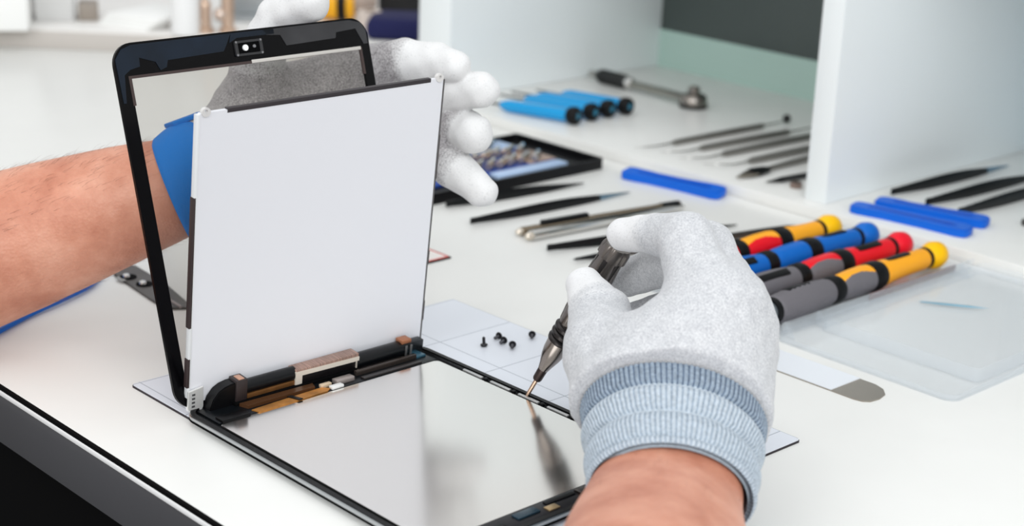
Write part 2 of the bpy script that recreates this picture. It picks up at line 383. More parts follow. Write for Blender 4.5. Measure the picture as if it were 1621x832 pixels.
# ------------------------------------------------------------------ far counter and the blurred things on it
cn = thing('side_counter', 'pale grey raised counter slab across the far end of the bench', 'counter', wbase, wrot)
bm = nb(); box(bm, -420, 405, 0, 640, 0, 25, 2); link('counter_top', bm, M('counter_white', (236, 234, 231), .4), cn)
bm = nb(); box(bm, -420, 405, -2.5, -.2, 0, 22, .8); link('front_edge', bm, M('counter_edge', (196, 190, 184), .5), cn, 'beige-grey front edge')
def far(u, v, z=25): return T(u, v, z)
def far_box(name, u0, u1, v, hh, depth, col, label, cat, lid=True, bev=3, rough=.5):
    a, b = far(u0, v), far(u1, v); x = (b-a); L = x.length
    t = thing(name, label, cat, a, axes(Vector((x.x, x.y, 0))))
    m = M('far_'+name+str(int(u0)), col, rough)
    bm = nb(); box(bm, 0, L, 0, depth, 0, hh, bev); link('body', bm, m, t)
    if lid: bm = nb(); box(bm, -2, L+2, -2, depth+2, hh, hh+8, bev*.6); link('lid', bm, m, t)
    return t
far_box('storage_box', -90, 46, 50, 90, 120, (246, 246, 244), 'bright white box at the far left end of the counter', 'box')
far_box('storage_box', 56, 118, 34, 70, 90, (214, 214, 213), 'light grey box beside the bright white box on the far counter', 'box')
far_box('cardboard_block', 124, 156, 34, 22, 40, (150, 140, 130), 'small taupe block between the grey box and white paper stack', 'box', lid=False)
# stack of paper, slanted
a, b = far(160, 40), far(232, 50)
t = thing('paper_stack', 'loose stack of white paper lying on the far counter', 'paper', a, axes(Vector(((b-a).x, (b-a).y, 0))))
for k in range(4):
    bm = nb(); box(bm, -4+3*k, 70+5*k, 2*k, 110-3*k, 4*k, 4*k+3.6, .8); link('sheet', bm, M('paper', (248, 248, 246), .7), t)
# white canister, two brass fittings
p = far(294, 53); bm = nb(); lathe(bm, [(0, 0.1), (0, 17), (4, 18), (70, 18), (84, 15), (86, 11), (98, 11), (100, 0.1)], 28, x=(0, 0, 1))
t = thing('canister', 'white upright canister standing left of the metal fittings', 'canister', p); link('body', bm, M('canister_white', (238, 238, 238), .3), t)
bm = nb(); lathe(bm, [(98, .1), (98, 13), (116, 13), (118, 10), (118, .1)], 24, x=(0, 0, 1)); link('cap', bm, M('green_cap', (20, 110, 70), .4), t, 'green cap')
brass = M('pale_brass', (206, 180, 160), .3, .85)
for u, hgt, lab in ((325, 44, 'short pale brass fitting with a round knob beside the white canister'), (361, 62, 'tall brass fitting with a knob beside the raised gloved thumb')):
    p = far(u, 52); t = thing('brass_fitting', lab, 'metal fitting', p, group=None)
    bm = nb(); lathe(bm, [(0, .1), (0, 11), (6, 11), (8, 7.5), (hgt-10, 7.5), (hgt-4, 6), (hgt, 3), (hgt, .1)], 24, x=(0, 0, 1)); link('stem', bm, brass, t)
    bm = nb(); bmesh.ops.create_uvsphere(bm, u_segments=16, v_segments=10, radius=8.5)
    bm.transform(Matrix.Translation((-3, -9, 12 if hgt < 50 else 24))); link('knob', bm, M('knob_steel', (214, 196, 184), .25, .9), t)
# steel bracket behind
a = far(385, 40); t = thing('steel_bracket', 'grey steel angle bracket leaning behind the brass fittings', 'bracket', a, axes(Vector((wdir.x, wdir.y, 0))))
bm = nb(); box(bm, -40, 30, 60, 66, 0, 95, 1); link('upright_plate', bm, M('bracket_grey', (176, 180, 182), .35, .6), t)
bm = nb(); box(bm, -40, 30, 20, 66, 0, 5, 1); link('foot_plate', bm, MATS['bracket_grey'], t)
# cordless drill lying on its side
yel = M('drill_yellow', (246, 178, 12), .4)
a = far(503, 36); dr = thing('power_drill', 'yellow and black cordless drill lying behind the raised thumb', 'drill', a, axes(Vector((wdir.x, wdir.y, 0))))
bm = nb(); lathe(bm, [(-2, .1), (-2, 17), (4, 23), (38, 25), (46, 22), (46, .1)], 24, o=(0, 24, 26)); link('motor_housing', bm, yel, dr)
bm = nb(); lathe(bm, [(24, 24.6), (36, 25.2), (36, 25.3), (24, 24.7)], 24, o=(0, 24, 26)); link('grip_ring', bm, black, dr)
bm = nb(); lathe(bm, [(46, .1), (46, 16), (58, 15), (68, 11), (74, 6), (74, .1)], 24, o=(0, 24, 26)); link('chuck', bm, M('chuck_beige', (176, 158, 146), .4), dr)
bm = nb(); prism(bm, [(4, 30), (26, 30), (18, 90), (-6, 90)], 10, 36, bev=4); link('handle', bm, black, dr)
bm = nb(); box(bm, -16, 26, 88, 112, 4, 44, 4); link('battery', bm, yel, dr)
# beige roll, black tool case, navy bag
a = far(585, 49); t = thing('tape_roll', 'beige roll standing between the drill and the black tool case', 'roll', a)
bm = nb(); lathe(bm, [(0, 8), (0, 15), (26, 15), (26, 8), (0, 8)], 28, x=(0, 0, 1)); link('tape', bm, M('tape_beige', (214, 200, 190), .5), t)
bm = nb(); lathe(bm, [(0, 6), (0, 8), (26, 8), (26, 6), (0, 6)], 28, x=(0, 0, 1)); link('core', bm, M('core_brown', (140, 110, 84), .7), t)
a = far(592, 42); t = thing('tool_case', 'black tool case standing on the navy cloth beside the shelf', 'case', a + Vector((-70, 62, 0)), axes(Vector((wdir.x, wdir.y, 0))))
bm = nb(); box(bm, 0, 84, 0, 40, 0, 80, 8); link('case_body', bm, M('case_black', (20, 20, 22), .5, var=.2, vscale=40), t)
bm = nb(); sweep(bm, [Vector(p) for p in spline([(20, 20, 78), (22, 20, 92), (42, 20, 96), (62, 20, 92), (64, 20, 78)], 5)], [4]*21, (0, 1, 0), 10); link('handle', bm, M('handle_grey', (70, 66, 62), .5), t)
a = far(578, 64); bm = nb(); box(bm, 0, 110, 0, 90, 0, 26, 9, seg=3)
for v in bm.verts: v.co.z += 1.6*math.sin(v.co.x*.13)*math.sin(v.co.y*.11+1) if v.co.z > 12 else 0
solo('folded_cloth', bm, M('navy_cloth', (16, 20, 74), .85, bump=.4, bscale=600), 'folded navy blue cloth lying left of the shelf unit', 'cloth', loc=a, rot=axes(Vector((wdir.x, wdir.y, 0))))
# ==================================================================
# THE OPENED TABLET AND ITS MAT
# ==================================================================
MX, MY = 93.0, 140.5
def grid_fix():
    m = grid_mat(); k = 0
    for n in m.node_tree.nodes:
        if n.type == 'MATH' and n.operation == 'SUBTRACT':
            off, per = ((.0565-MX*S, .061), (.2095-MY*S, .066))[k]; n.inputs[1].default_value = off-.5*per; k += 1
    return m
mt = thing('project_mat', 'white gridded project mat under the opened tablet', 'mat', (MX, MY, 0))
mo = Matrix.Translation((-MX, -MY, 0))
bm = nb(); prism(bm, rrect(-66, 252.5, 6.5, 275.5, 1.5), 1.4, 2.2); link('sheet', bm, grid_fix(), mt, bake=mo)
bm = nb(); prism(bm, rrect(-66.3, 252.8, 6.2, 275.8, 1.5), 0, 1.4); link('backing', bm, M('dark_backing', (36, 28, 36), .6), mt, 'dark magnetic backing', bake=mo)

TZ = 2.2
tb = thing('tablet', 'opened tablet with its display panel and front glass raised upright on the white mat', 'tablet', (120.5, 93, TZ))
to = Matrix.Translation((-120.5, -93, 0))
wo_ = Matrix.Translation((-120.5, -93, -TZ))        # for parts measured in room coordinates
TL, TW = 241.0, 186.0
def inset(d, r=13): return rrect(d, TL-d, d, TW-d, max(r-d, 1.5), 8)
bm = nb(); rings = []
for d, z in ((9, 0), (4, .5), (1.4, 1.5), (.2, 3.0), (0, 4.2), (.15, 5.0), (.9, 5.6), (3.4, 5.6), (3.6, 3.2)):
    rings.append([(x, y, z) for x, y in inset(d)])
ring_bridge(bm, rings); link('back_shell', bm, alu, tb, 'aluminium back shell', bake=to)
bm = nb(); frame_prism(bm, inset(.8), inset(3.8), 5.0, 6.2); link('rim_gasket', bm, black, tb, 'black rim gasket', bake=to)
bm = nb(); frame_prism(bm, inset(-.12), inset(1), 2.0, 2.7); link('seam_line', bm, matte_black, tb, 'dark seam line', bake=to)
bm = nb(); prism(bm, inset(3.7), 3.3, 3.9); link('inner_tray', bm, M('inner_black', (10, 12, 14), .42, spec=.25), tb, 'black inner tray', bake=to)
# metal shield plate
plate = M('brushed_plate', (244, 241, 237), .16, 1.0)
plate.node_tree.nodes['Principled BSDF'].inputs['Roughness'].default_value = .15
bm = nb(); prism(bm, rrect(30, 222.5, 7.6, 177.2, 3), 4.4, 5.2, bev=.25); link('shield_plate', bm, plate, tb, 'mirror-smooth metal shield plate', bake=to)
# clips and screws along the right edge
for k, x in enumerate((63, 89, 115, 141, 167, 193, 214)):
    bm = nb(); box(bm, x-9.5, x+8.5, 178.6, 180.8, 4.6, 5.9, .3); link('clip', bm, M('clip_silver', (205, 206, 206), .3, .7), tb, 'silver clip', bake=to)
    bm = nb(); lathe(bm, [(3.9, .1), (3.9, 1.5), (5.9, 1.5), (6.3, 1.0), (6.3, .1)], 14, o=(x+11.8, 179.8, 0), x=(0, 0, 1)); link('screw_boss', bm, black, tb, bake=to)
# front strip (bottom of the housing) with its little components
bm = nb(); box(bm, 223.2, 237, 5, 181, 3.9, 5.6, .4); link('front_strip', bm, M('strip_black', (20, 19, 24), .3, spec=.25), tb, 'black front strip', bake=to)
for x0, x1, y0, y1, h_, mm_ in ((225, 228.5, 84, 106, .7, black), (226, 232, 60, 76, 1.0, M('chip_teal', (24, 52, 66), .25)), (230, 235, 80, 88, .9, M('pad_gold', (186, 160, 120), .3, .7)),
                               (225, 231, 108, 116, 1.2, dark_steel), (226, 230, 122, 150, .8, black), (228, 235, 20, 50, .8, black)):
    bm = nb(); box(bm, x0, x1, y0, y1, 5.4, 5.6+h_, .3); link('board_component', bm, mm_, tb, bake=to)
# cavity under the display hinge
bm = nb(); box(bm, 4.5, 29, 8, 178, 3.8, 5.2, .3); link('logic_strip', bm, M('board_black', (12, 15, 18), .3, spec=.25, var=.3, vscale=90), tb, 'black circuit strip', bake=to)
gold = M('flex_orange', (196, 134, 66), .32, .55, var=.12, vscale=120)
brown = M('flex_brown', (92, 60, 36), .35, .4)
bm = nb(); 
prism(bm, [(25, 34), (30.6, 36), (29.4, 88), (26.6, 92), (22.5, 88), (23.6, 60)], 5.2, 5.9); link('flex_cable', bm, gold, tb, 'orange copper flex cable', bake=to)
bm = nb(); prism(bm, [(15, 32), (21.5, 34), (21.5, 84), (16, 86)], 5.2, 7.2); link('flex_cable', bm, brown, tb, 'brown flex cable', bake=to)
bm = nb(); prism(bm, [(22.6, 62), (30.8, 65), (30.6, 68), (22.4, 65)], 5.8, 6.5); link('flex_clamp', bm, black, tb, bake=to)
for x0, x1, y0, y1, z1, mm_, lb in ((25, 29, 92, 101, 7.0, M('chip_white', (226, 226, 224), .4), 'small white connector'), (19, 24.5, 99, 113, 8, M('chip_grey', (170, 160, 156), .3, .5), 'small grey shield can'),
                                  (20, 23, 88, 96, 7.4, M('chip_cream', (206, 186, 160), .4), None), (24, 28, 118, 166, 6.4, M('bar_dark', (40, 36, 36), .3), None), (17, 20, 118, 168, 8.4, M('bar_glossy', (70, 62, 58), .2, .5), None),
                                  (8, 20, 168, 176, 6.6, M('chip_blue', (50, 92, 110), .25, .3), 'teal connector'), (22, 30, 10, 30, 6.6, black, None), (9, 14, 30, 160, 7.2, matte_black, None)):
    bm = nb(); box(bm, x0, x1, y0, y1, 5.0, z1, .35); link('board_component', bm, mm_, tb, lb, bake=to)

# display panel, hinged upright: local u = width, v = up the panel, w = towards the viewer
def plane_frame(O, V):
    V = Vector(V).normalized(); U = Vector((0, 1, 0)); N = U.cross(V)
    return Matrix.Translation(O) @ Matrix((U, V, N)).transposed().to_4x4()
LF = wo_ @ plane_frame((2, 4, 6), (18, 0, 187))
dp_m = M('panel_back_white', (226, 227, 232), .42)
bm = nb(); prism(bm, rrect(0, 181.5, 0, 188, 1.2), -2.6, 0, bev=.3); dp = link('display_panel', bm, dp_m, tb, 'plain white back of the raised display panel', bake=LF)
bm = nb(); box(bm, -1.4, .6, 10, 187.5, -3, .5, .25); link('edge_rail', bm, M('rail_white', (222, 224, 226), .3), dp, bake=LF)
for v0, v1 in ((17, 36), (56, 138)):
    bm = nb(); box(bm, -1.9, -.2, v0, v1, -3.1, .56, .2); link('edge_tape', bm, M('tape_dark', (48, 36, 36), .5), dp, 'dark edge tape', bake=LF)
bm = nb(); box(bm, 180.9, 182.3, 6, 187, -3, .2, .25); link('edge_rail', bm, M('rail_grey', (86, 84, 84), .4), dp, 'dark grey edge rail', bake=LF)
for v0, v1 in ((20, 34), (60, 70), (120, 150)):
    bm = nb(); box(bm, 181.6, 182.9, v0, v1, -3.1, .1, .2); link('edge_tape', bm, MATS['tape_dark'], dp, bake=LF)
bm = nb(); box(bm, 19, 170.5, 186.2, 188.8, -2.9, .25, .2); link('top_tape', bm, M('tape_top', (44, 38, 42), .5), dp, 'dark tape along the top edge', bake=LF)
for u0, s_ in ((4.5, 1), (177.5, -1)):
    bm = nb(); out = [(u0+3.0*math.cos(a_), 188.4+2.7*math.sin(a_)) for a_ in [2*math.pi*k/20 for k in range(20)]]; inn = [(u0+1.1*math.cos(a_), 189+1.1*math.sin(a_)) for a_ in [2*math.pi*k/20 for k in range(20)]]
    frame_prism(bm, out, inn, -1.6, .8); link('mounting_ear', bm, M('ear_white', (224, 222, 220), .3, .3), dp, bake=LF)
# lower brackets
for pts, hole in (([(-1.6, 15), (9, 16.5), (9.4, 3), (7, -2.6), (4, -3.4), (1.4, -2), (-1.6, 4)], (4.6, -.2)), ([(163.5, -.5), (178.5, 3.0), (177, 0), (172, -3.4), (168.5, -3.2)], (171, -.8))):
    bm = nb(); prism(bm, pts, .6, 2.0, bev=.25); br = link('hinge_bracket', bm, M('bracket_white', (232, 232, 230), .28, .45), dp, 'white metal hinge bracket', bake=LF)
    bm = nb(); lathe(bm, [(1.9, .1), (1.9, 1.5), (2.25, 1.3), (2.25, .1)], 16, o=(hole[0], hole[1], 0), x=(0, 0, 1)); bmesh.ops.rotate(bm, verts=bm.verts, cent=(0, 0, 0), matrix=Matrix.Identity(3)); link('bracket_screw', bm, matte_black, dp, bake=LF)
for k in range(4):
    bm = nb(); box(bm, 1.0, 3.2, 4+2.6*k, 5.3+2.6*k, 1.9, 2.2, .1); link('bracket_slot', bm, M('slot_grey', (70, 70, 72), .5), dp, bake=LF)
# connector board bolted over the lower edge of the panel
ridge = [(10, -3), (10, 3), (12, 9), (16, 13.5), (20, 15.5), (25, 16.5), (34, 16.5), (34, -3)]
bm = nb(); prism(bm, ridge, .3, 8.5, bev=.6); link('end_cap', bm, M('cap_black', (10, 10, 12), .35, spec=.25), dp, 'black moulded end cap', bake=LF)
bm = nb(); box(bm, 27.5, 35.5, 1, 18.2, 1, 9.8, .4); link('end_cap', bm, M('cap_brown', (46, 38, 38), .4), dp, bake=LF)
bm = nb(); box(bm, 29.5, 33.5, 17.6, 18.8, 3, 9, .2); link('contact_tab', bm, M('copper_pink', (206, 160, 136), .35, .4), dp, bake=LF)
bm = nb(); lathe(bm, [(34, .1), (34, 4.6), (73, 4.6), (73, .1)], 20, o=(0, 10.4, 5.0)); link('cable_roll', bm, M('roll_black', (10, 12, 15), .3, spec=.3), dp, 'rolled black ribbon cable', bake=LF)
bm = nb(); box(bm, 36, 72, -1.2, 7.4, 6.4, 9.2, .5); link('copper_strip', bm, M('copper_strip', (128, 88, 50), .3, .6, var=.2, vscale=60), dp, 'brown copper strip', bake=LF)
bm = nb(); lathe(bm, [(120, .1), (120, 5.4), (164, 5.4), (166, 4.6), (166, .1)], 20, o=(0, 6.6, 5.6)); link('cable_roll', bm, MATS['roll_black'], dp, 'rolled black ribbon cable', bake=LF)
bm = nb(); box(bm, 120, 166, -3.2, 2.0, 5, 9, .6); link('ribbon_cover', bm, M('cover_black', (18, 17, 19), .28, spec=.3), dp, bake=LF)
cn_ = nb(); frame_prism(cn_, [(71.5, -2.8), (121.5, -3.0), (121.5, 12.0), (71.5, 13.0)], [(76.5, -2.8), (119.5, -3.0), (119.5, 9.2), (76.5, 10.0)], 8.6, 10.2)
con = link('ribbon_connector', cn_, M('connector_cream', (214, 206, 194), .4), dp, 'cream ribbon connector', bake=LF, smooth=30)
bm = nb(); box(bm, 73, 121, -3.2, 11.6, 1, 9.2, .4); link('connector_body', bm, M('body_black', (18, 16, 18), .35, spec=.25), dp, bake=LF)
bm = nb(); box(bm, 72, 121.5, 11.4, 14.2, 1, 9.6, .4); link('contact_row', bm, M('contact_brown', (150, 122, 110), .4, .2, var=.22, vscale=1500, stretch=(.05, 1, .05)), dp, 'brown contact row', bake=LF)
bm = nb(); box(bm, 158, 166, 11.0, 13.6, 2, 9, .4); link('contact_tab', bm, M('copper_orange', (168, 110, 78), .4, .3), dp, bake=LF)
bm = nb(); box(bm, 166, 178.5, 1.5, 9.5, 1, 7, .5); link('end_block', bm, M('block_black', (22, 26, 30), .35), dp, bake=LF)
for u0 in (159.5, 163.5):
    bm = nb(); box(bm, u0, u0+1.8, 1.5, 10.5, 10.6, 11.2, .2); link('contact_tab', bm, M('tab_grey', (120, 120, 120), .3, .6), dp, bake=LF)

# raised front glass
GF = wo_ @ plane_frame((3, -1, 8), (-63, 0, 210))
GU0, GU1, GV0, GV1 = -3.0, 185.6, 1.0, 221.0
IU0, IU1, IV0, IV1 = 6.0, 178.4, 22.5, 200.6
bm = nb(); frame_prism(bm, rrect(GU0, GU1, GV0, GV1, 13, 8), rrect(IU0, IU1, IV0, IV1, .8, 8), -1.6, .6)
fg = link('front_glass', bm, M('bezel_black', (4, 4, 6), .25, spec=.15), tb, 'black bezel of the raised front glass', bake=GF)
bm = nb(); prism(bm, rrect(IU0-.5, IU1+.5, IV0-.5, IV1+.5, .8), -1.0, -.5); link('glass_pane', bm, clear_mat('pane_glass', (226, 224, 220), .015, .02, .02, .05), fg, 'clear glass pane', bake=GF)
adh = M('adhesive_slate', (18, 28, 40), .3, spec=.25, var=.18, vscale=40)
bm = nb(); prism(bm, [(-1.2, 186), (-1.8, 212), (3, 217.5), (10, 219.6), (80, 219.8), (76, 213.6), (73, 209.4), (33, 208.2), (31.5, 204.2), (27, 202.8), (24.6, 208.0), (14, 211.6), (13.6, 206.4), (7, 205.2), (2.6, 202.4), (.6, 186)], .6, 1.0); link('adhesive_strip', bm, adh, fg, 'slate blue adhesive strip', bake=GF)
bm = nb(); prism(bm, [(80, 219.8), (112, 219.8), (112, 216.6), (84, 216.6), (78, 214)], .6, 1.0); link('adhesive_strip', bm, adh, fg, 'slate blue adhesive strip', bake=GF)
adg = M('adhesive_grey', (56, 56, 58), .4, spec=.25, var=.1, vscale=40)
bm = nb(); prism(bm, [(104, 219.8), (172, 219.8), (181, 217.5), (184.2, 212), (184.2, 203.5), (181, 203.5), (176, 214), (160, 213), (159, 209.4), (120, 208.4), (116.5, 215.4), (106, 216.4)], .6, 1.0); link('adhesive_strip', bm, adg, fg, 'grey adhesive strip', bake=GF)
bm = nb(); prism(bm, [(5.0, 184), (IU0+.9, 184), (IU0+.9, 199.9), (IU1-1.4, 199.9), (IU1-1.4, 184), (178.9, 184), (178.9, 201.6), (5.0, 201.6)], -.4, .85); link('inner_edge', bm, M('edge_brown', (60, 46, 44), .35), fg, 'brown inner edge', bake=GF)
bm = nb(); box(bm, 92, 178, 200.0, 202.2, .5, 1.0, .15); link('inner_edge', bm, M('edge_pale', (196, 192, 186), .3), fg, 'pale inner edge', bake=GF)
bm = nb(); frame_prism(bm, rrect(81, 101.5, 205.2, 214.6, 1), rrect(83.2, 99.3, 206.6, 213.2, .6), .5, 1.9); cm = link('camera_module', bm, M('module_black', (40, 40, 42), .4), fg, 'camera module with a bright round lens', bake=GF)
bm = nb(); prism(bm, rrect(83, 99.5, 206.4, 213.4, .6), .5, 1.2); link('module_floor', bm, matte_black, fg, bake=GF)
bm = nb(); lathe(bm, [(1.0, .1), (1.0, 2.0), (2.2, 1.9), (2.3, .1)], 20, o=(88.6, 210, 0), x=(0, 0, 1)); link('camera_lens', bm, M('lens_white', (246, 246, 246), .25), fg, 'bright white lens', bake=GF)
bm = nb(); lathe(bm, [(1.0, .1), (1.0, 1.1), (1.9, 1.0), (2.0, .1)], 16, o=(95.4, 210.4, 0), x=(0, 0, 1)); link('sensor', bm, M('sensor_grey', (120, 120, 122), .3), fg, bake=GF)
for u_, v_ in ((82.1, 213.9), (82.1, 205.9), (100.4, 213.9), (100.4, 205.9)):
    bm = nb(); lathe(bm, [(1.6, .1), (1.6, .8), (2.2, .7), (2.2, .1)], 10, o=(u_, v_, 0), x=(0, 0, 1)); link('module_screw', bm, MATS['sensor_grey'], fg, bake=GF)

# ==================================================================
# TOOLS
# ==================================================================
# tiny screws on the mat
scr_pts = [((766, 548), 'tiny black screw lying apart at the left of the loose screws', 1), ((789, 537), 'tiny black screw with a round head, upper one of the touching pair', 0), ((797, 544), 'tiny black screw, lower one of the touching pair on the mat', 0),
           ((811, 551), 'tiny black screw lying nearest the tablet edge below the touching pair', 0), ((842, 535), 'tiny black screw lying closest to the steel screwdriver', 0)]
scr = None
for (uv, lab, up_) in scr_pts:
    p = T(*uv, TZ); an = random.uniform(-.5, .6) + math.radians(200)
    if scr is None:
        scr = thing('screw', lab, 'screw', p, None, 'loose screws on the mat')
        bm = nb(); lathe(bm, [(0, .1), (0, 1.9), (.6, 2.1), (1.3, 1.5), (1.5, .1)], 16); link('head', bm, M('screw_black', (30, 30, 34), .35, .5), scr)
        bm = nb(); lathe(bm, [(-4.2, .1), (-3.6, .8)] + [x for k in range(8) for x in ((-3.4+.42*k, .95), (-3.2+.42*k, .7))] + [(.1, .8), (.2, .1)], 12); link('shank', bm, M('screw_steel', (70, 70, 74), .3, .8), scr)
        s_ = scr
    else: s_ = copy_tree(scr)
    s_['label'] = lab
    if up_: R_ = axes((0.12, 0, -1), (1, 0, 0)); z_ = 1.9
    else: R_ = axes((-.30+.5*random.uniform(-1, 1), .80, .10), (0, 0, 1)); z_ = 2.6
    s_.matrix_world = Matrix.Translation((p + Vector((0, 0, z_)))*S) @ R_.to_4x4() @ Matrix.Scale(1.25, 4)

# steel precision screwdriver in the right hand
tip = Vector((111.2, 181.2, TZ+5.6)); END = D(979, 388, 984); dv = END-tip; LEN = dv.length
sd = thing('precision_screwdriver', 'steel precision screwdriver held upright in the right glove over the tablet edge', 'screwdriver', tip, axes(dv, (0, 0, 1)))
bm = nb(); lathe(bm, [(0, .1), (0, .9), (3, 1.3), (16, 1.5), (16, .1)], 12); link('blade', bm, M('blade_copper', (206, 176, 154), .25, .9), sd)
bm = nb(); lathe(bm, [(14, .1), (14, 2.6), (15, 3.0), (24, 3.2), (25, .1)], 16); link('bit_sleeve', bm, M('sleeve_dark', (66, 56, 54), .35, .8), sd)
bm = nb(); lathe(bm, [(23, .1), (23, 3.4), (27, 4.4), (33, 6.2), (38, 7.2), (46, 7.6), (46, .1)], 28); link('nose_cone', bm, M('nose_steel', (150, 143, 138), .2, 1.0), sd)
for k in range(3):
    bm = nb(); lathe(bm, [(45.4+4.6*k, .1), (45.4+4.6*k, 7.4), (46.2+4.6*k, 8.4), (48.0+4.6*k, 8.6), (49.0+4.6*k, 7.8), (49.4+4.6*k, 6.9), (50.1+4.6*k, 6.8), (50.1+4.6*k, .1)], 28); link('knurl_ring', bm, M('ring_dark', (58, 55, 55), .28, .9), sd, 'dark grip ring')
# fluted barrel
bm = nb(); rings = []
for t_, r_ in ((59, .1), (59, 7.0), (61, 7.8), (70, 8.6), (84, 9.2), (100, 8.8), (112, 8.0), (118, 8.2), (LEN-9, 9.4), (LEN-3, 9.4), (LEN, 8.2), (LEN, .1)):
    rings.append([Vector((t_, r_*(1-.10*(max(0, math.cos(6*th))**3))*math.cos(th), r_*(1-.10*(max(0, math.cos(6*th))**3))*math.sin(th))) for th in [2*math.pi*j/72 for j in range(72)]])
ring_bridge(bm, rings); link('barrel', bm, M('barrel_steel', (118, 112, 108), .24, 1.0), sd, 'fluted dark steel barrel')
for k in range(6):
    a_ = 2*math.pi*k/6 + math.pi/6*0; bm = nb(); box(bm, 66, LEN-8, -1.5, 1.5, 7.6, 8.1, .2); bm.transform(Matrix.Rotation(a_+math.pi/2, 4, 'X')); link('flute', bm, MATS['ring_dark'], sd)

# jeweller's screwdrivers lying in a clear tray
tray = thing('driver_tray', 'clear plastic tray under the four colourful screwdrivers', 'tray', (53, 545, 0))
clr = clear_mat('clear_plastic', (250, 252, 254), .07, .05, .04, .13)
tof = Matrix.Translation((-53, -545, 0))
bm = nb(); prism(bm, rrect(-10, 129.4, 412, 664, 4), .2, 1.6, bev=.3); link('tray_floor', bm, clr, tray, bake=tof)
bm = nb(); frame_prism(bm, rrect(-10, 129.4, 412, 664, 4), rrect(-8.6, 128, 413.4, 662.6, 3), 1.6, 8); link('tray_wall', bm, clr, tray, bake=tof)
for x in (25, 58.5, 92.5):
    bm = nb(); box(bm, x-.6, x+.6, 424, 640, 1.6, 7, .2); link('divider', bm, M('divider_red', (96, 30, 24), .3), tray, 'dark red divider', bake=tof)
bm = nb(); box(bm, 124.6, 125.8, 528, 645, 1.6, 7, .2); link('divider', bm, MATS['divider_red'], tray, 'dark red divider', bake=tof)
yl, bl, rd, gy = M('handle_yellow', (252, 172, 36), .45, spec=.25), M('handle_blue', (6, 100, 190), .42, spec=.25), M('handle_red', (230, 16, 34), .42, spec=.25), M('handle_grey_rubber', (104, 101, 106), .6, bump=.3, bscale=500)
cyl_, cbl, crd = M('cap_yellow', (255, 194, 4), .4, spec=.25), M('cap_blue', (14, 104, 198), .4, spec=.25), M('cap_red', (234, 22, 46), .4, spec=.25)
rub = M('rubber_black', (10, 10, 12), .5, spec=.2)
def jeweller(p0, p1, cap, hand, mid_lo, grip, inset_on, ribs, lab):
    dvec = p1-p0; L = dvec.length; t = thing('jewellers_screwdriver', lab, 'screwdriver', p0, axes(dvec, (0, 0, 1)), 'jewellers screwdrivers in the clear tray')
    bm = nb(); lathe(bm, [(-46, .1), (-46, 1), (-30, 1.4), (-10, 1.5), (-10, .1)], 12); link('blade', bm, steel, t, 'steel blade')
    bm = nb(); lathe(bm, [(-12, .1), (-12, 4), (-8, 6.5), (2, 8), (2, .1)], 24); link('nose', bm, M('nose_satin', (120, 128, 134), .35, .8), t, 'satin steel nose')
    bm = nb(); lathe(bm, [(1, .1), (1, 9.2), (3, 9.6), (6, 9.4), (6, .1)], 28); link('ring', bm, rub, t, 'black rubber ring')
    pr = [(5.5, .1), (5.5, 8.6)]
    N_ = 22
    for k in range(N_+1):
        x_ = 7 + (72-7)*k/N_; r_ = 9.2 + 1.9*math.sin(math.pi*min(1, k/N_*.95+.05)) + (0.6*(k % 2) if ribs else 0); pr.append((x_, r_))
    pr += [(74, 9.0), (74, .1)]
    bm = nb(); lathe(bm, pr, 32); link('grip', bm, grip, t)
    bm = nb(); lathe(bm, [(73, .1), (73, 9.3), (75, 10.2), (83, 10.2), (86, 9.0), (86, .1)], 32); link('ring', bm, rub, t, 'black rubber ring')
    bm = nb(); mp = [(85.5, 8.4), (90, 9.6), (104, 10.4), (120, 10.6), (126, 10.0)]; mx_ = np.linspace(85.5, 126, 34); mr_ = np.interp(mx_, [m_[0] for m_ in mp], [m_[1] for m_ in mp])
    lathe(bm, [(85.5, .1)] + [(float(a_), float(b_)) for a_, b_ in zip(mx_, mr_)] + [(126, .1)], 72)
    for f in bm.faces:
        c_ = f.calc_center_median(); f.material_index = 1 if (c_.z*.8 + c_.y*.6 > 2.0 + 3.2*math.sin((c_.x-86)*.09)) else 0
    link('mid_section', bm, [mid_lo, hand], t)
    bm = nb(); lathe(bm, [(125, .1), (125, 10.4), (128, 11.2), (136, 11.2), (141, 10.0), (141, .1)], 32); link('ring', bm, rub, t, 'black rubber ring')
    bm = nb(); lathe(bm, [(139, .1), (139, 9.6), (146, 9.8), (158, 8.8), (176, 8.2), (L-30, 8.4), (L-27, 7.8), (L-27, .1)], 32); link('handle', bm, hand, t)
    bm = nb(); lathe(bm, [(L-28, .1), (L-28, 8.3), (L-24, 8.5), (L-23, 6.5), (L-23, .1)], 28); link('collar', bm, rub, t, 'black collar')
    bm = nb(); lathe(bm, [(L-23.5, .1), (L-23, 6.6), (L-20, 9.2), (L-12, 10.8), (L-5, 9.6), (L-1.5, 6.4), (L, 2), (L, .1)], 32); link('end_cap', bm, cap, t)
    for x0_, x1_, ang in inset_on:
        bm = nb(); box(bm, x0_, x1_, -3.0, 3.0, 7.4 if x0_ > 120 else 9.2, 9.4 if x0_ > 120 else 11.5, .8); bm.transform(Matrix.Rotation(ang, 4, 'X')); link('grip_inset', bm, rub, t, 'black inset window')
    for ch in t.children: ch.data.transform(Matrix.Diagonal((1, 1.05, 1.05, 1)))
    return t
def yy(u, v): return T(u, v, 12).y
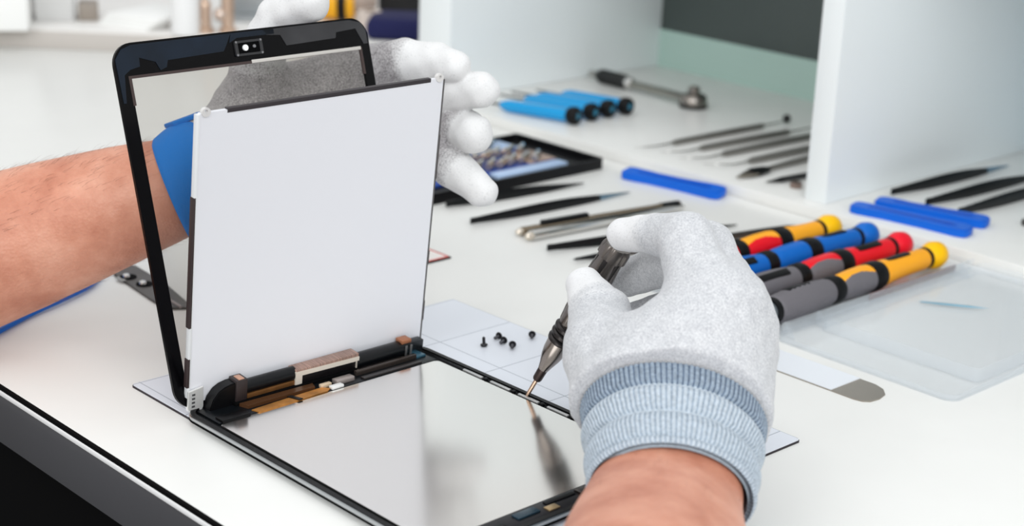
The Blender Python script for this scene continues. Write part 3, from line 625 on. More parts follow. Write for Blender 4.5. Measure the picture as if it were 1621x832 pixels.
for pa, pb, args in (
    ((4, 440), (4.5, 652), (cyl_, yl, rd, rd, ((22, 52, .55),), False, 'screwdriver with yellow cap and handle and a red grip, farthest of the row')),
    ((37, 437), (36.5, 660), (cbl, bl, bl, bl, ((24, 58, .55), (150, 182, -.15)), False, 'all-blue screwdriver with a round blue cap')),
    ((72.5, 432), (69.5, 660), (crd, rd, gy, gy, ((26, 60, .45), (152, 184, .25)), False, 'screwdriver with red cap and handle and a grey grip')),
    ((109, 428), (102.5, 660), (cyl_, yl, gy, gy, ((22, 50, -.25), (150, 182, -.1)), True, 'screwdriver with yellow cap and handle and a ribbed grey grip, nearest of the row'))):
    jeweller(Vector((pa[0]+6.5, pa[1]-12, 13.6)), Vector((pb[0]+6.5, pb[1]-12, 12.8)), *args)

# clear plastic lid beside them
lid = thing('box_lid', 'clear plastic box lid lying open to the right of the screwdrivers', 'lid', (200, 530, 0)); lof = Matrix.Translation((-200, -530, 0))
bm = nb(); prism(bm, rrect(131, 278, 404, 668, 9), .2, 1.4, bev=.3); link('lid_floor', bm, clr, lid, bake=lof)
bm = nb(); frame_prism(bm, rrect(131, 278, 404, 668, 9), rrect(132.6, 276.4, 405.6, 666.4, 8), 1.2, 4.0); link('lid_rim', bm, clr, lid, bake=lof)
bm = nb(); frame_prism(bm, rrect(140, 270, 446, 660, 5), rrect(141.2, 268.8, 447.2, 658.8, 4), 1.2, 10.5); link('inner_wall', bm, clr, lid, bake=lof)
bm = nb(); box(bm, 131.2, 132.8, 412, 660, 3, 11, .4); link('hinge_wall', bm, clr, lid, bake=lof)
for y in (414, 452, 640):
    bm = nb(); prism(bm, [(132.6, 1), (142, 1), (140.5, 4), (134.6, 12), (132.6, 12)], -1, 1); bm.transform(Matrix.Translation((0, y, 0)) @ Matrix.Rotation(math.pi/2, 4, 'X')); link('latch_tab', bm, clr, lid, bake=lof)
p0, p1 = T(1455, 477, 2.6), T(1565, 488, 2.6)
nd = thing('thin_sliver', 'thin blue-grey needle lying inside the clear lid', 'sliver', p0, axes(p1-p0))  # thin blue-grey sliver across the lid floor
bm = nb(); lathe(bm, [(0, .1), (2, .7), (20, 1.1), ((p1-p0).length-14, 1.0), ((p1-p0).length, .1)], 10, sq=.8); link('shaft', bm, M('sliver_blue', (120, 160, 178), .3, .6), nd)

# prying shim: white handle, rounded steel end
sh = thing('steel_shim', 'flat shim with a white handle and rounded steel end below the clear lid', 'shim', (180, 374, 0)); so = Matrix.Translation((-180, -374, 0))
bm = nb(); prism(bm, [(90, 357), (215, 358), (215, 390), (90, 388)], .7, 1.5); link('handle_sleeve', bm, M('sleeve_white', (232, 236, 242), .3), sh, 'white handle sleeve', bake=so)
bm = nb(); prism(bm, [(90, 357), (233, 358), (239, 359.5), (242.5, 363), (243.5, 372), (241.5, 381), (235.5, 387.5), (227, 390.5), (90, 388)], 0, .8); link('blade', bm, M('shim_steel', (166, 158, 148), .32, .85), sh, 'grey steel blade', bake=so)

# dark perforated strip tool behind the tablet
st = thing('strip_tool', 'dark steel strip with two round studs lying under the left forearm', 'strip tool', T(240, 458, 0)); sto = Matrix.Translation(-T(240, 458, 0))
pts = [tuple(T(u, v, 0).xy) for u, v in ((180, 437), (186, 428), (200, 422), (216, 424), (262, 452), (300, 484), (300, 490), (262, 491), (238, 476))]
bm = nb(); prism(bm, pts, 0, 2.0, bev=.4); link('strip', bm, M('strip_steel', (74, 70, 68), .35, .7, var=.1, vscale=80), st, bake=sto)
for u, v in ((203, 438), (229, 449)):
    p = T(u, v, 2.2); bm = nb(); lathe(bm, [(1.6, .1), (1.6, 6.5), (2.6, 6.2), (2.6, .1)], 20, o=(p.x, p.y, 0), x=(0, 0, 1)); link('recess', bm, matte_black, st, 'black round recess', bake=sto)
    bm = nb(); lathe(bm, [(2.4, .1), (2.4, 3.0), (4.0, 2.6), (4.8, 1.2), (4.8, .1)], 20, o=(p.x-1, p.y-1, 0), x=(0, 0, 1)); link('stud', bm, chrome, st, 'bright round stud', bake=sto)
p = T(190, 440, 2); bm = nb(); box(bm, p.x-3, p.x+8, p.y-3, p.y+1, 1.8, 2.5, .3); link('label_plate', bm, M('strip_label', (150, 150, 148), .4), st, bake=sto)
a, b = T(270, 476, 2), T(287, 486, 2); bm = nb(); lathe(bm, [(0, .1), (0, 1.3), ((b-a).length, 1.3), ((b-a).length, .1)], 10, o=a, x=(b-a)); link('slot_bar', bm, M('slot_bar', (150, 140, 140), .35, .5), st, bake=sto)

# card with a red border, mostly behind the display
ca = thing('bordered_card', 'white card with a red and black border behind the display panel', 'card', (-180, 320, 0)); co = Matrix.Translation((180, -320, 0))
bm = nb(); prism(bm, [(-215, 296), (-144.5, 296), (-144.5, 342.5), (-215, 342.5)], 0, 1.4); link('card_base', bm, matte_black, ca, bake=co)
bm = nb(); frame_prism(bm, [(-214, 297), (-145.5, 297), (-145.5, 341.5), (-214, 341.5)], [(-212.8, 298.2), (-147.2, 298.2), (-147.2, 340.0), (-212.8, 340.0)], 1.3, 1.7); link('border', bm, M('border_red', (226, 92, 84), .5), ca, 'red border', bake=co)
bm = nb(); box(bm, -212.6, -147.3, 298.4, 339.8, 1.3, 1.6); link('card_face', bm, M('card_white', (238, 232, 228), .6), ca, bake=co)

# kit tray with bits
kt = thing('bit_kit_tray', 'open black bit kit tray behind the left glove', 'tray', (-328, 535, 0)); ko = Matrix.Translation((328, -535, 0))
KX0, KX1, KY0, KY1 = -392, -268, 424, 648
bm = nb(); frame_prism(bm, rrect(KX0, KX1, KY0, KY1, 5), rrect(KX0+2, KX1-3, KY0+2, KY1-3, 4), 0, 10.5); link('rim', bm, M('kit_black', (10, 10, 13), .45, spec=.2), kt, bake=ko)
bm = nb(); prism(bm, rrect(KX0+1, KX1-1, KY0+1, KY1-1, 4), 0, 4); link('tray_floor', bm, MATS['kit_black'], kt, bake=ko)
bm = nb(); box(bm, KX0+5, KX1-30, KY0+10, KY1-32, 4, 7, 1); link('insert', bm, M('insert_blue', (24, 66, 150), .5), kt, 'blue bit insert', bake=ko)
a, b = T(776, 277, 8), T(902, 258, 8)
bm = nb(); box(bm, KX1-30, KX1-16, a.y+4, KY1-34, 4, 8.5, 1); link('insert_strip', bm, M('insert_pale', (176, 200, 232), .4), kt, 'pale blue strip', bake=ko)
bm = nb(); box(bm, KX0+5, KX0+34, 560, KY1-30, 6, 8, 1); link('insert_strip', bm, MATS['insert_pale'], kt, 'pale blue patch', bake=ko)
bm = nb(); box(bm, KX1-74, KX1-36, 582, KY1-30, 6, 8.2, 1); link('insert_strip', bm, M('insert_tan', (168, 146, 132), .5), kt, 'tan bit holder', bake=ko)
proto = None
bit_m = M('bit_steel', (214, 196, 180), .25, .9)
k = 0
for r_, (x, n_, y0) in enumerate(((-316, 8, 500), (-344, 8, 505), (-370, 6, 520))):
    for j in range(n_):
        loc = (x + 2*math.sin(j*2.1), y0 + 14.5*j, 11.6)
        if proto is None:
            proto = thing('screwdriver_bit', 'steel screwdriver bit lying in the black bit kit tray', 'screwdriver bit', loc, None, 'screwdriver bits in the kit tray')
            bm = nb(); lathe(bm, [(-16, .1), (-16, 3.9), (-4, 3.9), (-3, 3.2), (-3, .1)], 6); link('shank', bm, bit_m, proto)
            bm = nb(); lathe(bm, [(-3, .1), (-3, 2.9), (9, 2.7), (14, 1.4), (15, .1)], 12); link('point', bm, M('bit_bright', (236, 230, 222), .15, .95), proto)
            o_ = proto
        else: o_ = copy_tree(proto)
        o_.matrix_world = Matrix.Translation(Vector(loc)*S) @ axes((-.55 + .1*math.sin(j*3.3+r_), .84, .02)).to_4x4(); k += 1

# tweezers (two arms meeting at the blunt end), laid on their side
def tweezers(p0, p1, wmax, mat, lab, group, tipmat=None, name='tweezers', tail=.04):
    dvec = p1-p0; L = dvec.length; t = thing(name, lab, 'tweezers', p0, axes(dvec), group)
    pr = [(0, .35), (tail, .62), (.18, .75), (.42, 1.0), (.6, .95), (.76, .62), (.88, .34), (.97, .15), (1.0, .06)]
    for s_ in (1, -1):
        pts, ab = [], []
        for q, wv in spline(pr, 4):
            sp = s_*(.25 + 2.0*math.sin(math.pi*min(1, max(0, q)))**.8); pts.append((q*L, sp, 0)); ab.append((.7, max(.25, wv*wmax)))
        bm = nb(); sweep(bm, pts, ab, (0, 1, 0), 12)
        if tipmat:
            for f in bm.faces: f.material_index = 1 if f.calc_center_median().x > .80*L else 0
        link('arm', bm, [mat, tipmat] if tipmat else mat, t)
    bm = nb(); box(bm, -1, .12*L, -1.2, 1.2, -wmax*.62, wmax*.62, .6); link('joint', bm, mat, t)
    return t
bk = M('tool_black', (10, 12, 14), .36, spec=.25)
blu = M('blued_steel', (120, 146, 164), .25, .9)
UPZ = Vector((0, 0, 1))
tweezers(Vector((-16.7, 762, ZB+5.4)), Vector((-10, 950, ZB+3.0)), 5.0, bk, 'black tweezers on the right shelf, nearest the divider', 'black tweezers on the right shelf', blu)
tweezers(Vector((22.5, 758, ZB+5.6)), Vector((29, 960, ZB+3.0)), 5.2, bk, 'black tweezers on the right shelf, middle one of the three', 'black tweezers on the right shelf', blu)
tweezers(Vector((57.5, 755, ZB+5.6)), Vector((60, 955, ZB+3.0)), 5.2, bk, 'black tweezers on the right shelf, farthest from the divider', 'black tweezers on the right shelf', blu)
tweezers(Vector((-201, 415, 4.6)), Vector((-190, 600, 2.4)), 4.3, bk, 'black tweezers with blued steel points in front of the bit kit tray', 'black tools on the bench', blu)
tweezers(Vector((-252, 432, 4.6)), Vector((-237, 588, 2.4)), 4.3, bk, 'all-black tweezers lying along the front edge of the bit kit tray', 'black tools on the bench')
tweezers(Vector((-109, 416, 4.4)), Vector((-63.5, 600, 2.4)), 4.2, bk, 'black tweezers passing behind the right index finger, next to the silver pen', 'black tools on the bench')
# dark spudger stick
p0, p1 = Vector((-77, 412, 3.4)), Vector((-26, 640, 3.0)); L = (p1-p0).length
t = thing('black_probe', 'dark slim probe between the black tweezers and the colourful screwdrivers', 'probe', p0, axes(p1-p0))
bm = nb(); lathe(bm, [(0, .1), (3, 1.2), (30, 3.0), (44, 3.2), (44, .1)], 16, sq=.9); link('tip', bm, bk, t)
bm = nb(); lathe(bm, [(43, .1), (43, 3.0), (120, 2.8), (L-40, 3.2), (L-14, 2.8), (L, 1.0), (L, .1)], 16); link('shaft', bm, dark_steel, t, 'dark steel shaft')
# pens
p0, p1 = Vector((-141, 421, 4.6)), Vector((-124, 600, 4.4)); L = (p1-p0).length
t = thing('silver_pen', 'polished silver pen lying nearest the right glove', 'pen', p0, axes(p1-p0), 'pens on the bench')
bm = nb(); lathe(bm, [(6, .1), (6, 4.4), (100, 4.4), (101, 3.6), (L-20, 3.2), (L-4, 2.4), (L, .8), (L, .1)], 24); link('barrel', bm, chrome, t)
bm = nb(); lathe(bm, [(0, .1), (.6, 2.2), (3, 3.4), (6.5, 3.2), (6.5, .1)], 20); link('end_knob', bm, M('knob_bright', (232, 222, 208), .15, 1), t)
p0, p1 = Vector((-155.5, 424, 4.2)), Vector((-133, 606, 4.2)); L = (p1-p0).length
t = thing('clip_pen', 'slim bronze pen with a black clip beside the polished silver pen', 'pen', p0, axes(p1-p0), 'pens on the bench')
bm = nb(); lathe(bm, [(6, .1), (6, 3.8), (90, 3.6), (L-30, 3.0), (L-24, 3.4), (L-3, 3.0), (L, 1.0), (L, .1)], 24); link('barrel', bm, M('pen_bronze', (150, 136, 118), .25, 1), t)
bm = nb(); lathe(bm, [(0, .1), (.6, 2.0), (3, 3.2), (6.5, 3.0), (6.5, .1)], 20); link('end_knob', bm, MATS['knob_bright'], t)
bm = nb(); box(bm, 26, 76, -2.6, 2.6, 2.6, 6.6, 1.0); link('clip', bm, bk, t, 'black clip')
bm = nb(); lathe(bm, [(L-24, .1), (L-24, 3.6), (L-4, 3.2), (L-4, .1)], 20); link('dark_tip', bm, bk, t)

# blue plastic opening levers
def lever(p0, p1, wd, th, lab, roll=0):
    dvec = p1-p0; L = dvec.length; R_ = axes(dvec) @ Matrix.Rotation(roll, 3, 'X')
    t = thing('pry_lever', lab, 'pry lever', p0, R_, 'blue plastic pry levers')
    half = [(0, .5), (2.5, .9), (8, 1.0), (20, .88), (L*.3, .74), (L*.6, .78), (L*.82, .98), (L-8, 1.12), (L-2.5, 1.0), (L, .6)]
    poly = [(x, -wd*k) for x, k in half] + [(x, wd*k) for x, k in half[::-1]]
    bm = nb(); prism(bm, poly, -th/2, th/2, bev=1.0)
    body = link('lever_body', bm, blue_pl, t)
    bm = nb(); prism(bm, [(16, -1.3), (L-26, -1.9), (L-18, -2.6), (L-12, 0), (L-18, 2.6), (L-26, 1.9), (16, 1.3)], th/2-.2, th/2+.5, bev=.2); link('spine', bm, M('blue_deep', (6, 72, 184), .45, spec=.25), t, 'darker raised spine')
    return t
lever(T(992, 272, 4.4)+Vector((0, -3, 0)), T(1148, 306, 4.4)+Vector((0, -3, 0)), 10, 7.6, 'single blue plastic pry lever lying in front of the left shelf bay', .10)
lever(T(1349, 327, ZB+3.4), T(1536, 368, ZB+3.6), 9.2, 7.6, 'blue pry lever at the shelf edge, front one of the touching pair', .05)
lever(T(1381, 321, ZB+3.8)+Vector((0, 6, 0)), T(1558, 355, ZB+3.8)+Vector((0, 6, 0)), 9.2, 7.6, 'blue pry lever behind its twin, rear one of the touching pair', .05)

# turquoise screwdrivers in the left bay
tq = M('turquoise_metal', (6, 158, 222), .24, .35, coat=.2)
for k, (a_, b_, lab) in enumerate((((-476, 700.5), (-386, 722), 'turquoise screwdriver nearest the front of the left shelf bay'), ((-479, 739.5), (-388, 750), 'turquoise screwdriver second from the front of the left bay'),
                            ((-483, 762), (-389, 776.5), 'turquoise screwdriver third from the front of the left bay'), ((-474, 791), (-387, 802), 'turquoise screwdriver farthest back, its black cap set apart'))):
    p0, p1 = Vector((a_[0]+8, a_[1], ZB+7.4)), Vector((b_[0]+8, b_[1], ZB+9.8)); L = (p1-p0).length
    t = thing('turquoise_screwdriver', lab, 'screwdriver', p0, axes(p1-p0), 'turquoise screwdrivers in the left bay')
    bm = nb(); lathe(bm, [(-42, .1), (-40, 1), (-6, 1.4), (0, 1.6), (0, .1)], 10); link('blade', bm, M('blade_black', (30, 32, 34), .35, .6), t)
    bm = nb(); lathe(bm, [(-4, .1), (-4, 3.6), (2, 6.0), (8, 7.0), (L-14, 7.3), (L-11, 6.4), (L-11, .1)], 6 if k % 2 == 0 else 8); link('handle', bm, tq, t, smooth=25)
    bm = nb(); lathe(bm, [(L-12, .1), (L-12, 7.4), (L-9, 9.2), (L-3, 9.6), (L, 8.2), (L, 3.6), (L-1, 3.4), (L-1, .1)], 28); link('end_cap', bm, rub, t, 'black swivel cap')
    bm = nb(); lathe(bm, [(L-1.4, .1), (L-1.4, 3.6), (L+.3, 3.4), (L+.4, .1)], 20); link('cap_centre', bm, M('cap_teal', (20, 110, 140), .35), t, 'teal cap centre')

# ratchet with black grip at the back of the left bay
p0, p1 = Vector((-520, 899, ZB+8.5)), Vector((-368, 893, ZB+8.5)); L = (p1-p0).length
t = thing('ratchet_driver', 'steel ratchet with a black grip and round head at the back of the left bay', 'ratchet', p0, axes(p1-p0))
bm = nb(); lathe(bm, [(-12, .1), (-12, 4), (4, 4.4), (4, .1)], 16); link('end_stub', bm, steel, t)
bm = nb(); lathe(bm, [(0, .1), (0, 5.5), (6, 8.2)] + [x for q in range(4) for x in ((8+9*q, 8.4), (14+9*q, 8.4), (15.5+9*q, 7.4), (16.5+9*q, 7.4))] + [(46, 8.2), (50, 6.5), (50, .1)], 24); link('grip', bm, M('ratchet_black', (20, 22, 22), .35, .2), t, 'black ringed grip')
bm = nb(); lathe(bm, [(49, .1), (49, 6.8), (54, 6.8), (58, 5), (58, .1)], 20); link('collar', bm, chrome, t)
bm = nb(); box(bm, 56, L-8, -5.5, 5.5, -3.2, 3.2, 1.4); link('shaft', bm, M('ratchet_steel', (150, 148, 140), .3, .95), t)
bm = nb(); lathe(bm, [(-8.4, .1), (-8.4, 15.5), (-4.5, 16.5), (-4.4, .1)], 32, o=(L, 0, 0), x=(0, 0, 1)); link('head_base', bm, M('head_black', (16, 18, 18), .3, .4), t, 'black head base')
bm = nb(); lathe(bm, [(-4.6, .1), (-4.6, 15.5), (3, 15.2), (6, 12.5), (7, 7), (13, 6.6), (14.5, 5), (14.5, .1)], 32, o=(L, 0, 0), x=(0, 0, 1)); link('head', bm, M('head_steel', (140, 134, 128), .25, .95), t)

# dental picks and small tools on the left bay floor
psteel = M('pick_steel', (150, 147, 142), .3, .85)
def pick(p0, ph0, ph1, p1, rad, lab, bend=0, ball=False):
    t = thing('steel_pick', lab, 'pick', ph0, axes(ph1-ph0), 'steel picks in the left bay')
    I = (axes(ph1-ph0)).transposed(); L = (ph1-ph0).length; q0, q1 = I @ (p0-ph0), I @ (p1-ph0)
    bm = nb(); lathe(bm, [(0, .1), (0, rad*.55), (6, rad), (L*.5, rad*1.08), (L-6, rad), (L, rad*.55), (L, .1)], 8); link('handle', bm, psteel, t, smooth=25)
    bm = nb(); pts = spline([(2, 0, 0), (q0.x*.45, 0, 0), (q0.x*.85, q0.y*.4, bend*.3), (q0.x, q0.y+bend, 0)], 6); sweep(bm, pts, [1.1-.05*i for i in range(len(pts))], (0, 1, 0), 8); link('point', bm, steel, t)
    bm = nb(); pts = spline([(L-2, 0, 0), (L+(q1.x-L)*.5, q1.y*.3, 0), (q1.x, q1.y, 0)], 6); sweep(bm, pts, [1.2-.05*i for i in range(len(pts))], (0, 1, 0), 8); link('point', bm, steel, t)
    if ball:
        bm = nb(); bmesh.ops.create_uvsphere(bm, u_segments=16, v_segments=10, radius=4.6); bm.transform(Matrix.Translation((q1.x, q1.y, 2.2))); link('ball_tip', bm, M('ball_black', (16, 16, 18), .4), t, 'black ball tip')
    return t
z_ = ZB+3.2
V3 = lambda x, y: Vector((x, y, z_))
pick(V3(-267, 692), V3(-262, 738), V3(-257.5, 880), V3(-258, 918), 3.0, 'steel pick with a black ball tip, farthest left of the row', 3, True)
pick(V3(-240, 700), V3(-231, 744), V3(-224, 880), V3(-222, 930), 3.2, 'steel pick with a dark handle, second of the row from the ball-tipped one', 4)
pick(V3(-213, 698), V3(-203, 745), V3(-199, 885), V3(-198, 930), 3.2, 'steel pick in the middle of the row, third from the ball-tipped one', 4)
pick(V3(-184, 700), V3(-170, 745), V3(-166, 880), V3(-164, 925), 3.3, 'steel pick beside the small spatula, fourth from the ball-tipped one', 5)
# small spatula with black ferrule
p0, p1 = V3(-141, 740), V3(-146, 880); t = thing('small_spatula', 'small spatula with a pointed blade and black ferrule in the left bay', 'spatula', p0, axes(p1-p0))
bm = nb(); prism(bm, [(-52, -1), (-30, -7.5), (-22, -7), (-22, 7), (-30, 6.5)], -.8, .8, bev=.3); link('blade', bm, M('spatula_blade', (156, 148, 136), .3, .8), t)
bm = nb(); lathe(bm, [(-27, .1), (-27, 6.8), (-20, 8), (-6, 6), (0, 3.4), (0, .1)], 16, sq=.5); link('ferrule', bm, bk, t, 'black ferrule')
bm = nb(); lathe(bm, [(-2, .1), (-2, 2.2), (40, 3.0), (139, 2.6), (140, .1)], 14); link('handle', bm, psteel, t)
p0, p1 = V3(-111, 697), V3(-98, 800); t = thing('dark_stylus', 'short dark stylus beside the divider in the left bay', 'stylus', p0, axes(p1-p0))
bm = nb(); lathe(bm, [(0, .1), (4, .9), (22, 2.6), (22, .1)], 14); link('tip', bm, bk, t)
bm = nb(); lathe(bm, [(21, .1), (21, 2.6), (100, 3.0), (103, .1)], 14); link('shaft', bm, M('stylus_dark', (58, 58, 58), .35, .6), t)
p = Vector((-90, 716, ZB)); t = thing('small_nut', 'small bronze-grey nut by the foot of the divider', 'nut', p)
bm = nb(); lathe(bm, [(0, 2), (0, 6), (5, 6), (5, 2), (0, 2)], 6, x=(0, 0, 1)); link('nut_body', bm, M('nut_bronze', (150, 130, 122), .35, .8), t)
p = T(1618, 357, ZB); t = thing('small_bolt', 'small dark bolt on the right shelf beyond the pry levers', 'bolt', p+Vector((0, 0, 3.2)), axes((.6, .8, 0)))
bm = nb(); lathe(bm, [(0, .1), (0, 3.2), (5, 3.2), (5, .1)], 6); link('head', bm, dark_steel, t)
bm = nb(); lathe(bm, [(4, .1), (4, 1.8), (22, 1.8), (22, .1)], 12); link('shank', bm, dark_steel, t)

# ==================================================================
# THE PERSON: two bare forearms, knitted gloves, blue wrist strap
# ==================================================================
skin = skin_mat()
def kid(o, parent):
    """parent a mesh measured in room coordinates to the person"""
    o.parent = parent; o.data.transform(parent.matrix_world.inverted()); return o
def arm_rings(pts, side, bulge):
    """(u, v, depth, half width mm, half thickness mm) centres along a forearm"""
    sp = spline(pts, 10); cen = [D(p[0], p[1], p[2]) for p in sp]; ab = [(p[3], p[4]) for p in sp]
    # rounded elbow end
    d = (cen[-1]-cen[-2]).normalized(); a0 = ab[-1]
    for k in range(1, 7):
        q = math.pi/2*k/6.2; cen.append(cen[len(sp)-1] + d*(a0[0]*math.sin(q))); ab.append((a0[0]*math.cos(q), a0[1]*math.cos(q)))
    def mod(i, th):
        s = i/len(sp); return .018*math.sin(2*th+bulge+1.5*s) + .012*math.sin(3*th-2*s+bulge) + .006*math.sin(5*th+9*s)
    return cen, ab, mod
RA = [(1070, 640, 892, 28, 23), (1066, 690, 874, 32, 25), (1063, 735, 856, 35, 27), (1060, 772, 841, 36.8, 28.5), (1050, 812, 820, 39, 31), (1038, 870, 775, 42.5, 34), (1018, 960, 712, 44, 38), (992, 1080, 652, 46, 41)]
LA = [(345, 255, 1096, 29, 25), (305, 280, 1086, 31, 28), (268, 300, 1080, 33, 31), (200, 322, 1084, 37.5, 35), (130, 345, 1089, 41.5, 38), (60, 368, 1091, 45, 41), (0, 390, 1089, 47.5, 43.5), (-90, 424, 1077, 50, 45), (-200, 466, 1050, 50, 46)]
side_r = RIGHT - UP*.16
person = thing('person', 'person with two bare forearms in grey knitted gloves, holding up the glass and a screwdriver', 'person', D(500, 700, 900)*1.0)
person_in = person.matrix_world.inverted()
bm = nb()
cen, ab, mod = arm_rings(RA, side_r, .4); sweep(bm, cen, ab, side_r, 64, mod)
kid(link('forearm', bm, skin, None, 'bare right forearm reaching in from the bottom edge', 60), person)
bm = nb()
cenL, abL, modL = arm_rings(LA, UP, 1.2); sweep(bm, cenL, abL, UP + RIGHT*.3, 64, modL)
kid(link('forearm', bm, skin, None, 'bare left forearm reaching in from the left edge', 60), person)

# fine hair on the left forearm
rnd = np.random.RandomState(3)
hb = bpy.data.curves.new('arm_hair', 'CURVE'); hb.dimensions = '3D'; hb.bevel_depth = .055*S; hb.bevel_resolution = 0
pinv = person.matrix_world.inverted()
def hairs(cen, ab, side, mod, n_, i0, i1, th0, th1, ln):
    for _ in range(n_):
        i = rnd.randint(i0, i1); th = rnd.uniform(th0, th1); t = (cen[i+1]-cen[i-1]).normalized()
        sd_ = Vector(side) - t*t.dot(Vector(side)); sd_.normalize(); b = t.cross(sd_); k = 1+mod(i, th)
        rad = sd_*math.cos(th)*ab[i][0]*k + b*math.sin(th)*ab[i][1]*k; p = cen[i]+rad + t*rnd.uniform(-6, 6); nr = rad.normalized()
        d = (-t*rnd.uniform(.6, 1.0) + nr*rnd.uniform(.15, .45) + sd_.cross(t)*rnd.uniform(-.5, .5)).normalized(); L = rnd.uniform(.5, 1)*ln
        sp_ = hb.splines.new('POLY'); sp_.points.add(3)
        for q in range(4):
            f = q/3; c = pinv @ ((p - nr*.3 + d*L*f - nr*L*.22*f*f)*S); sp_.points[q].co = (*c, 1); sp_.points[q].radius = 1-.75*f
hairs(cenL, abL, UP + RIGHT*.3, modL, 900, 22, 72, -1.5, 3.3, 13)
hairs(cen, ab, side_r, mod, 160, 18, 50, 0, 6.28, 9)
ho = bpy.data.objects.new('arm_hair', hb); COL.objects.link(ho); ho.parent = person; hb.materials.append(M('hair_brown', (112, 72, 54), .6)); ho['kind'] = 'stuff'

# right glove, seen from the back of the hand
def F(*seg):
    """chain of (u, v, depth, radius) joints -> cone segments; the last coated n are dipped white"""
    *j, coated = seg
    out = []
    for k in range(len(j)-1):
        a_, b_ = j[k], j[k+1]; out.append((D(*a_[:3]), D(*b_[:3]), a_[3], b_[3], k >= len(j)-1-coated))
    return out
def C_(a_, b_): return (D(*a_[:3]), D(*b_[:3]), a_[3], b_[3])
glove_r = knit('glove_knit', (168, 170, 175), (222, 223, 225), (228, 228, 229))
palm = [C_((1000, 655, 880, 29), (1118, 480, 905, 21)), C_((1060, 668, 876, 30), (1150, 480, 906, 20)), C_((1110, 685, 876, 30), (1165, 512, 912, 20)),
        C_((1132, 700, 880, 29), (1172, 560, 915, 19)), C_((985, 640, 885, 27), (958, 560, 918, 21)), C_((1020, 560, 900, 22), (1090, 540, 900, 24)),
        C_((1066, 650, 894, 35), (1064, 700, 872, 33))]
fing = [F((1118, 480, 905, 20), (1086, 380, 925, 16), (1036, 370, 948, 11.5), (986, 371, 968, 9.6), 1),
        F((1152, 485, 910, 19), (1122, 392, 945, 15), (1048, 418, 992, 13.5), (995, 441, 1015, 11.4), 0),
        F((1170, 520, 915, 18), (1152, 440, 972, 14), (1085, 482, 1006, 12), (1010, 503, 1018, 10.5), 0),
        F((1176, 565, 922, 17), (1172, 505, 980, 13), (1112, 545, 1006, 11), (1052, 560, 1002, 9), 0),
        F((955, 560, 914, 21), (950, 500, 946, 18), (926, 454, 972, 11.5), 1)]
axr = (D(1064, 765, 838) - D(1066, 672, 880)).normalized()
gr = sdf_mesh('glove', palm, fing, 1.25, glove_r, person, cut=(D(1066, 664, 888), axr))
gr['label'] = 'right glove pinching the screwdriver'

# ribbed cuffs
def sub(o, part):
    """a sub-part of one of the person's parts"""
    o.parent = part; o.data.transform(person.matrix_world.inverted()); return o
def cuff_mat(name, c0, c1):
    return M(name, c0, .9, var=.14, vscale=420, bump=.35, bscale=900, spec=.15)
def cuff(pts, side, ribs, folds, mat, parent, label, tangents=None):
    sp = spline(pts, 12); n = len(sp); cen = [D(p[0], p[1], p[2]) for p in sp]; ab = [(p[3], p[4]) for p in sp]
    tang = [axc for _ in sp] if (axc := tangents) else None
    def md(i, th):
        s = i/(n-1); f = sum(h_*math.exp(-((s-c_)/w_)**2) for c_, w_, h_ in folds)
        return f + .008*math.cos(ribs*th)
    bm = nb()
    # outer wall then an inner wall so the knit has thickness at the open end
    pts3, abs3 = list(cen), list(ab)
    sweep(bm, pts3, abs3, side, ribs*6, md, caps=False, tangents=tang)
    bm.faces.ensure_lookup_table(); per = ribs*6
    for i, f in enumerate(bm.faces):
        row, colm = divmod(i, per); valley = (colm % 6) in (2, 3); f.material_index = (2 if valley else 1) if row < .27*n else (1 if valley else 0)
    inner = [(a_-2.4, b_-2.4) for a_, b_ in abs3[::-1]]
    sweep(bm, pts3[::-1], inner, side, ribs*6, None, caps=False, tangents=[-t for t in tang[::-1]] if tang else None)
    return sub(link('cuff', bm, mat, None, label, smooth=60), parent)
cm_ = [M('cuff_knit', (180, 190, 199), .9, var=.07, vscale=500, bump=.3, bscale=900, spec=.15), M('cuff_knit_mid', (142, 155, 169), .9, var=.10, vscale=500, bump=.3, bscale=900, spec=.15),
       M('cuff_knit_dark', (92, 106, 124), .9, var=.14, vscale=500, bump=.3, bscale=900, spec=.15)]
axn = -axr
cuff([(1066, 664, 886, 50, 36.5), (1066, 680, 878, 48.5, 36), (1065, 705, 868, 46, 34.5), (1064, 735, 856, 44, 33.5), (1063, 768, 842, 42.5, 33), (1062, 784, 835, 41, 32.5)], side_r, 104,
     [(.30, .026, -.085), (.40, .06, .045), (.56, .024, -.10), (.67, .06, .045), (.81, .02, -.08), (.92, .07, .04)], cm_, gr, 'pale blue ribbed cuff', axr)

# left glove, palm towards the glass
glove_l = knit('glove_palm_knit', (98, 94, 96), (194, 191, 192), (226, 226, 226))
palmL = [C_((318, 268, 1092, 30), (420, 185, 1128, 27)), C_((400, 178, 1130, 27), (562, 112, 1146, 17)), C_((420, 190, 1132, 27), (575, 150, 1150, 17)), C_((425, 215, 1132, 27), (575, 196, 1150, 17)),
         C_((420, 240, 1128, 27), (570, 240, 1146, 17)), C_((400, 195, 1118, 25), (412, 130, 1112, 20)), C_((330, 265, 1092, 30), (430, 225, 1128, 30))]
fingL = [F((562, 112, 1146, 17), (640, 96, 1138, 15), (688, 99, 1124, 13.6), (720, 105, 1110, 11), 2),
         F((575, 150, 1150, 17), (672, 148, 1146, 15), (726, 142, 1126, 14), (763, 143, 1111, 12), 2),
         F((575, 196, 1150, 17), (680, 200, 1152, 15), (736, 206, 1130, 14), (750, 212, 1114, 13), 1),
         F((570, 240, 1146, 16), (676, 236, 1142, 15), (716, 264, 1130, 14), (764, 303, 1114, 10.6), 1),
         F((405, 175, 1118, 22), (408, 100, 1104, 17), (438, 26, 1092, 12.8), (494, 5, 1073, 11.6), 2)]
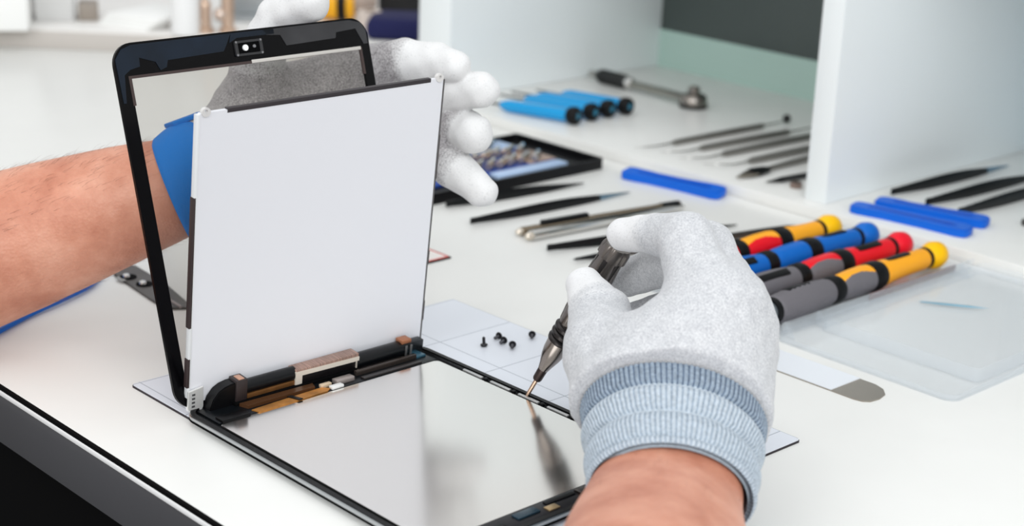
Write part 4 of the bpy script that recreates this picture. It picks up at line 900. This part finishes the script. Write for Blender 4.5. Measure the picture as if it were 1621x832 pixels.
axl = (D(268, 300, 1080) - D(345, 255, 1096)).normalized()
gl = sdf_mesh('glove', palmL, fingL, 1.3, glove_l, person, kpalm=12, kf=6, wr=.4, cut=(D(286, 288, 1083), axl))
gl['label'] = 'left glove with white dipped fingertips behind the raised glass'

# blue wrist strap with its cord
sb = M('strap_blue', (0, 114, 200), .6, spec=.15, bump=.25, bscale=900)
nrm = (RIGHT*.9 + UP*.36 + FWD*.08).normalized()
def band(pts, mat, name, label, parent, thick=1.6, lift=0):
    sp = spline(pts, 8); cen = [D(p[0], p[1], p[2]) for p in sp]; tg = [nrm]*len(sp); bm = nb()
    sweep(bm, cen, [(p[3]+lift, p[4]+lift) for p in sp], UP, 64, None, caps=False, tangents=tg)
    sweep(bm, cen[::-1], [(p[3]+lift-thick, p[4]+lift-thick) for p in sp[::-1]], UP, 64, None, caps=False, tangents=[-t for t in tg])
    return kid(link(name, bm, mat, None, label, smooth=60), parent)
bpts = [(274, 304, 1082, 35.5, 35), (281, 299, 1082, 36.3, 36), (300, 284, 1084, 36.3, 36), (325, 270, 1088, 35, 35), (350, 262, 1092, 31, 34), (380, 256, 1096, 28, 33)]
ws = band(bpts, sb, 'wrist_strap', 'blue elastic wrist strap on the left wrist', person, 1.8)
bm = nb(); cc = D(291, 190, 1084); A_ = axes(D(314, 183, 1090)-D(268, 200, 1080), UP)
box(bm, -11, 14, -9, 9, -1.4, 1.6, .8); bm.transform(Matrix.Translation(cc) @ A_.to_4x4()); sub(link('strap_end', bm, sb), ws)
cp = [T(-90, 575, 2.4), T(-30, 540, 2.4), T(0, 523, 2.4), T(50, 496, 2.6), T(100, 473, 3.2), T(142, 451, 3), T(165, 425, 3), T(205, 380, 8), T(255, 335, 26), D(300, 296, 1122)]
cp = [Vector(p) for p in spline([tuple(p) for p in cp], 8)]
bm = nb(); sweep(bm, cp, [2.1]*len(cp), (0, 0, 1), 12); sub(link('cord', bm, M('cord_blue', (10, 104, 204), .4, spec=.25), None, 'thin blue cord'), ws)
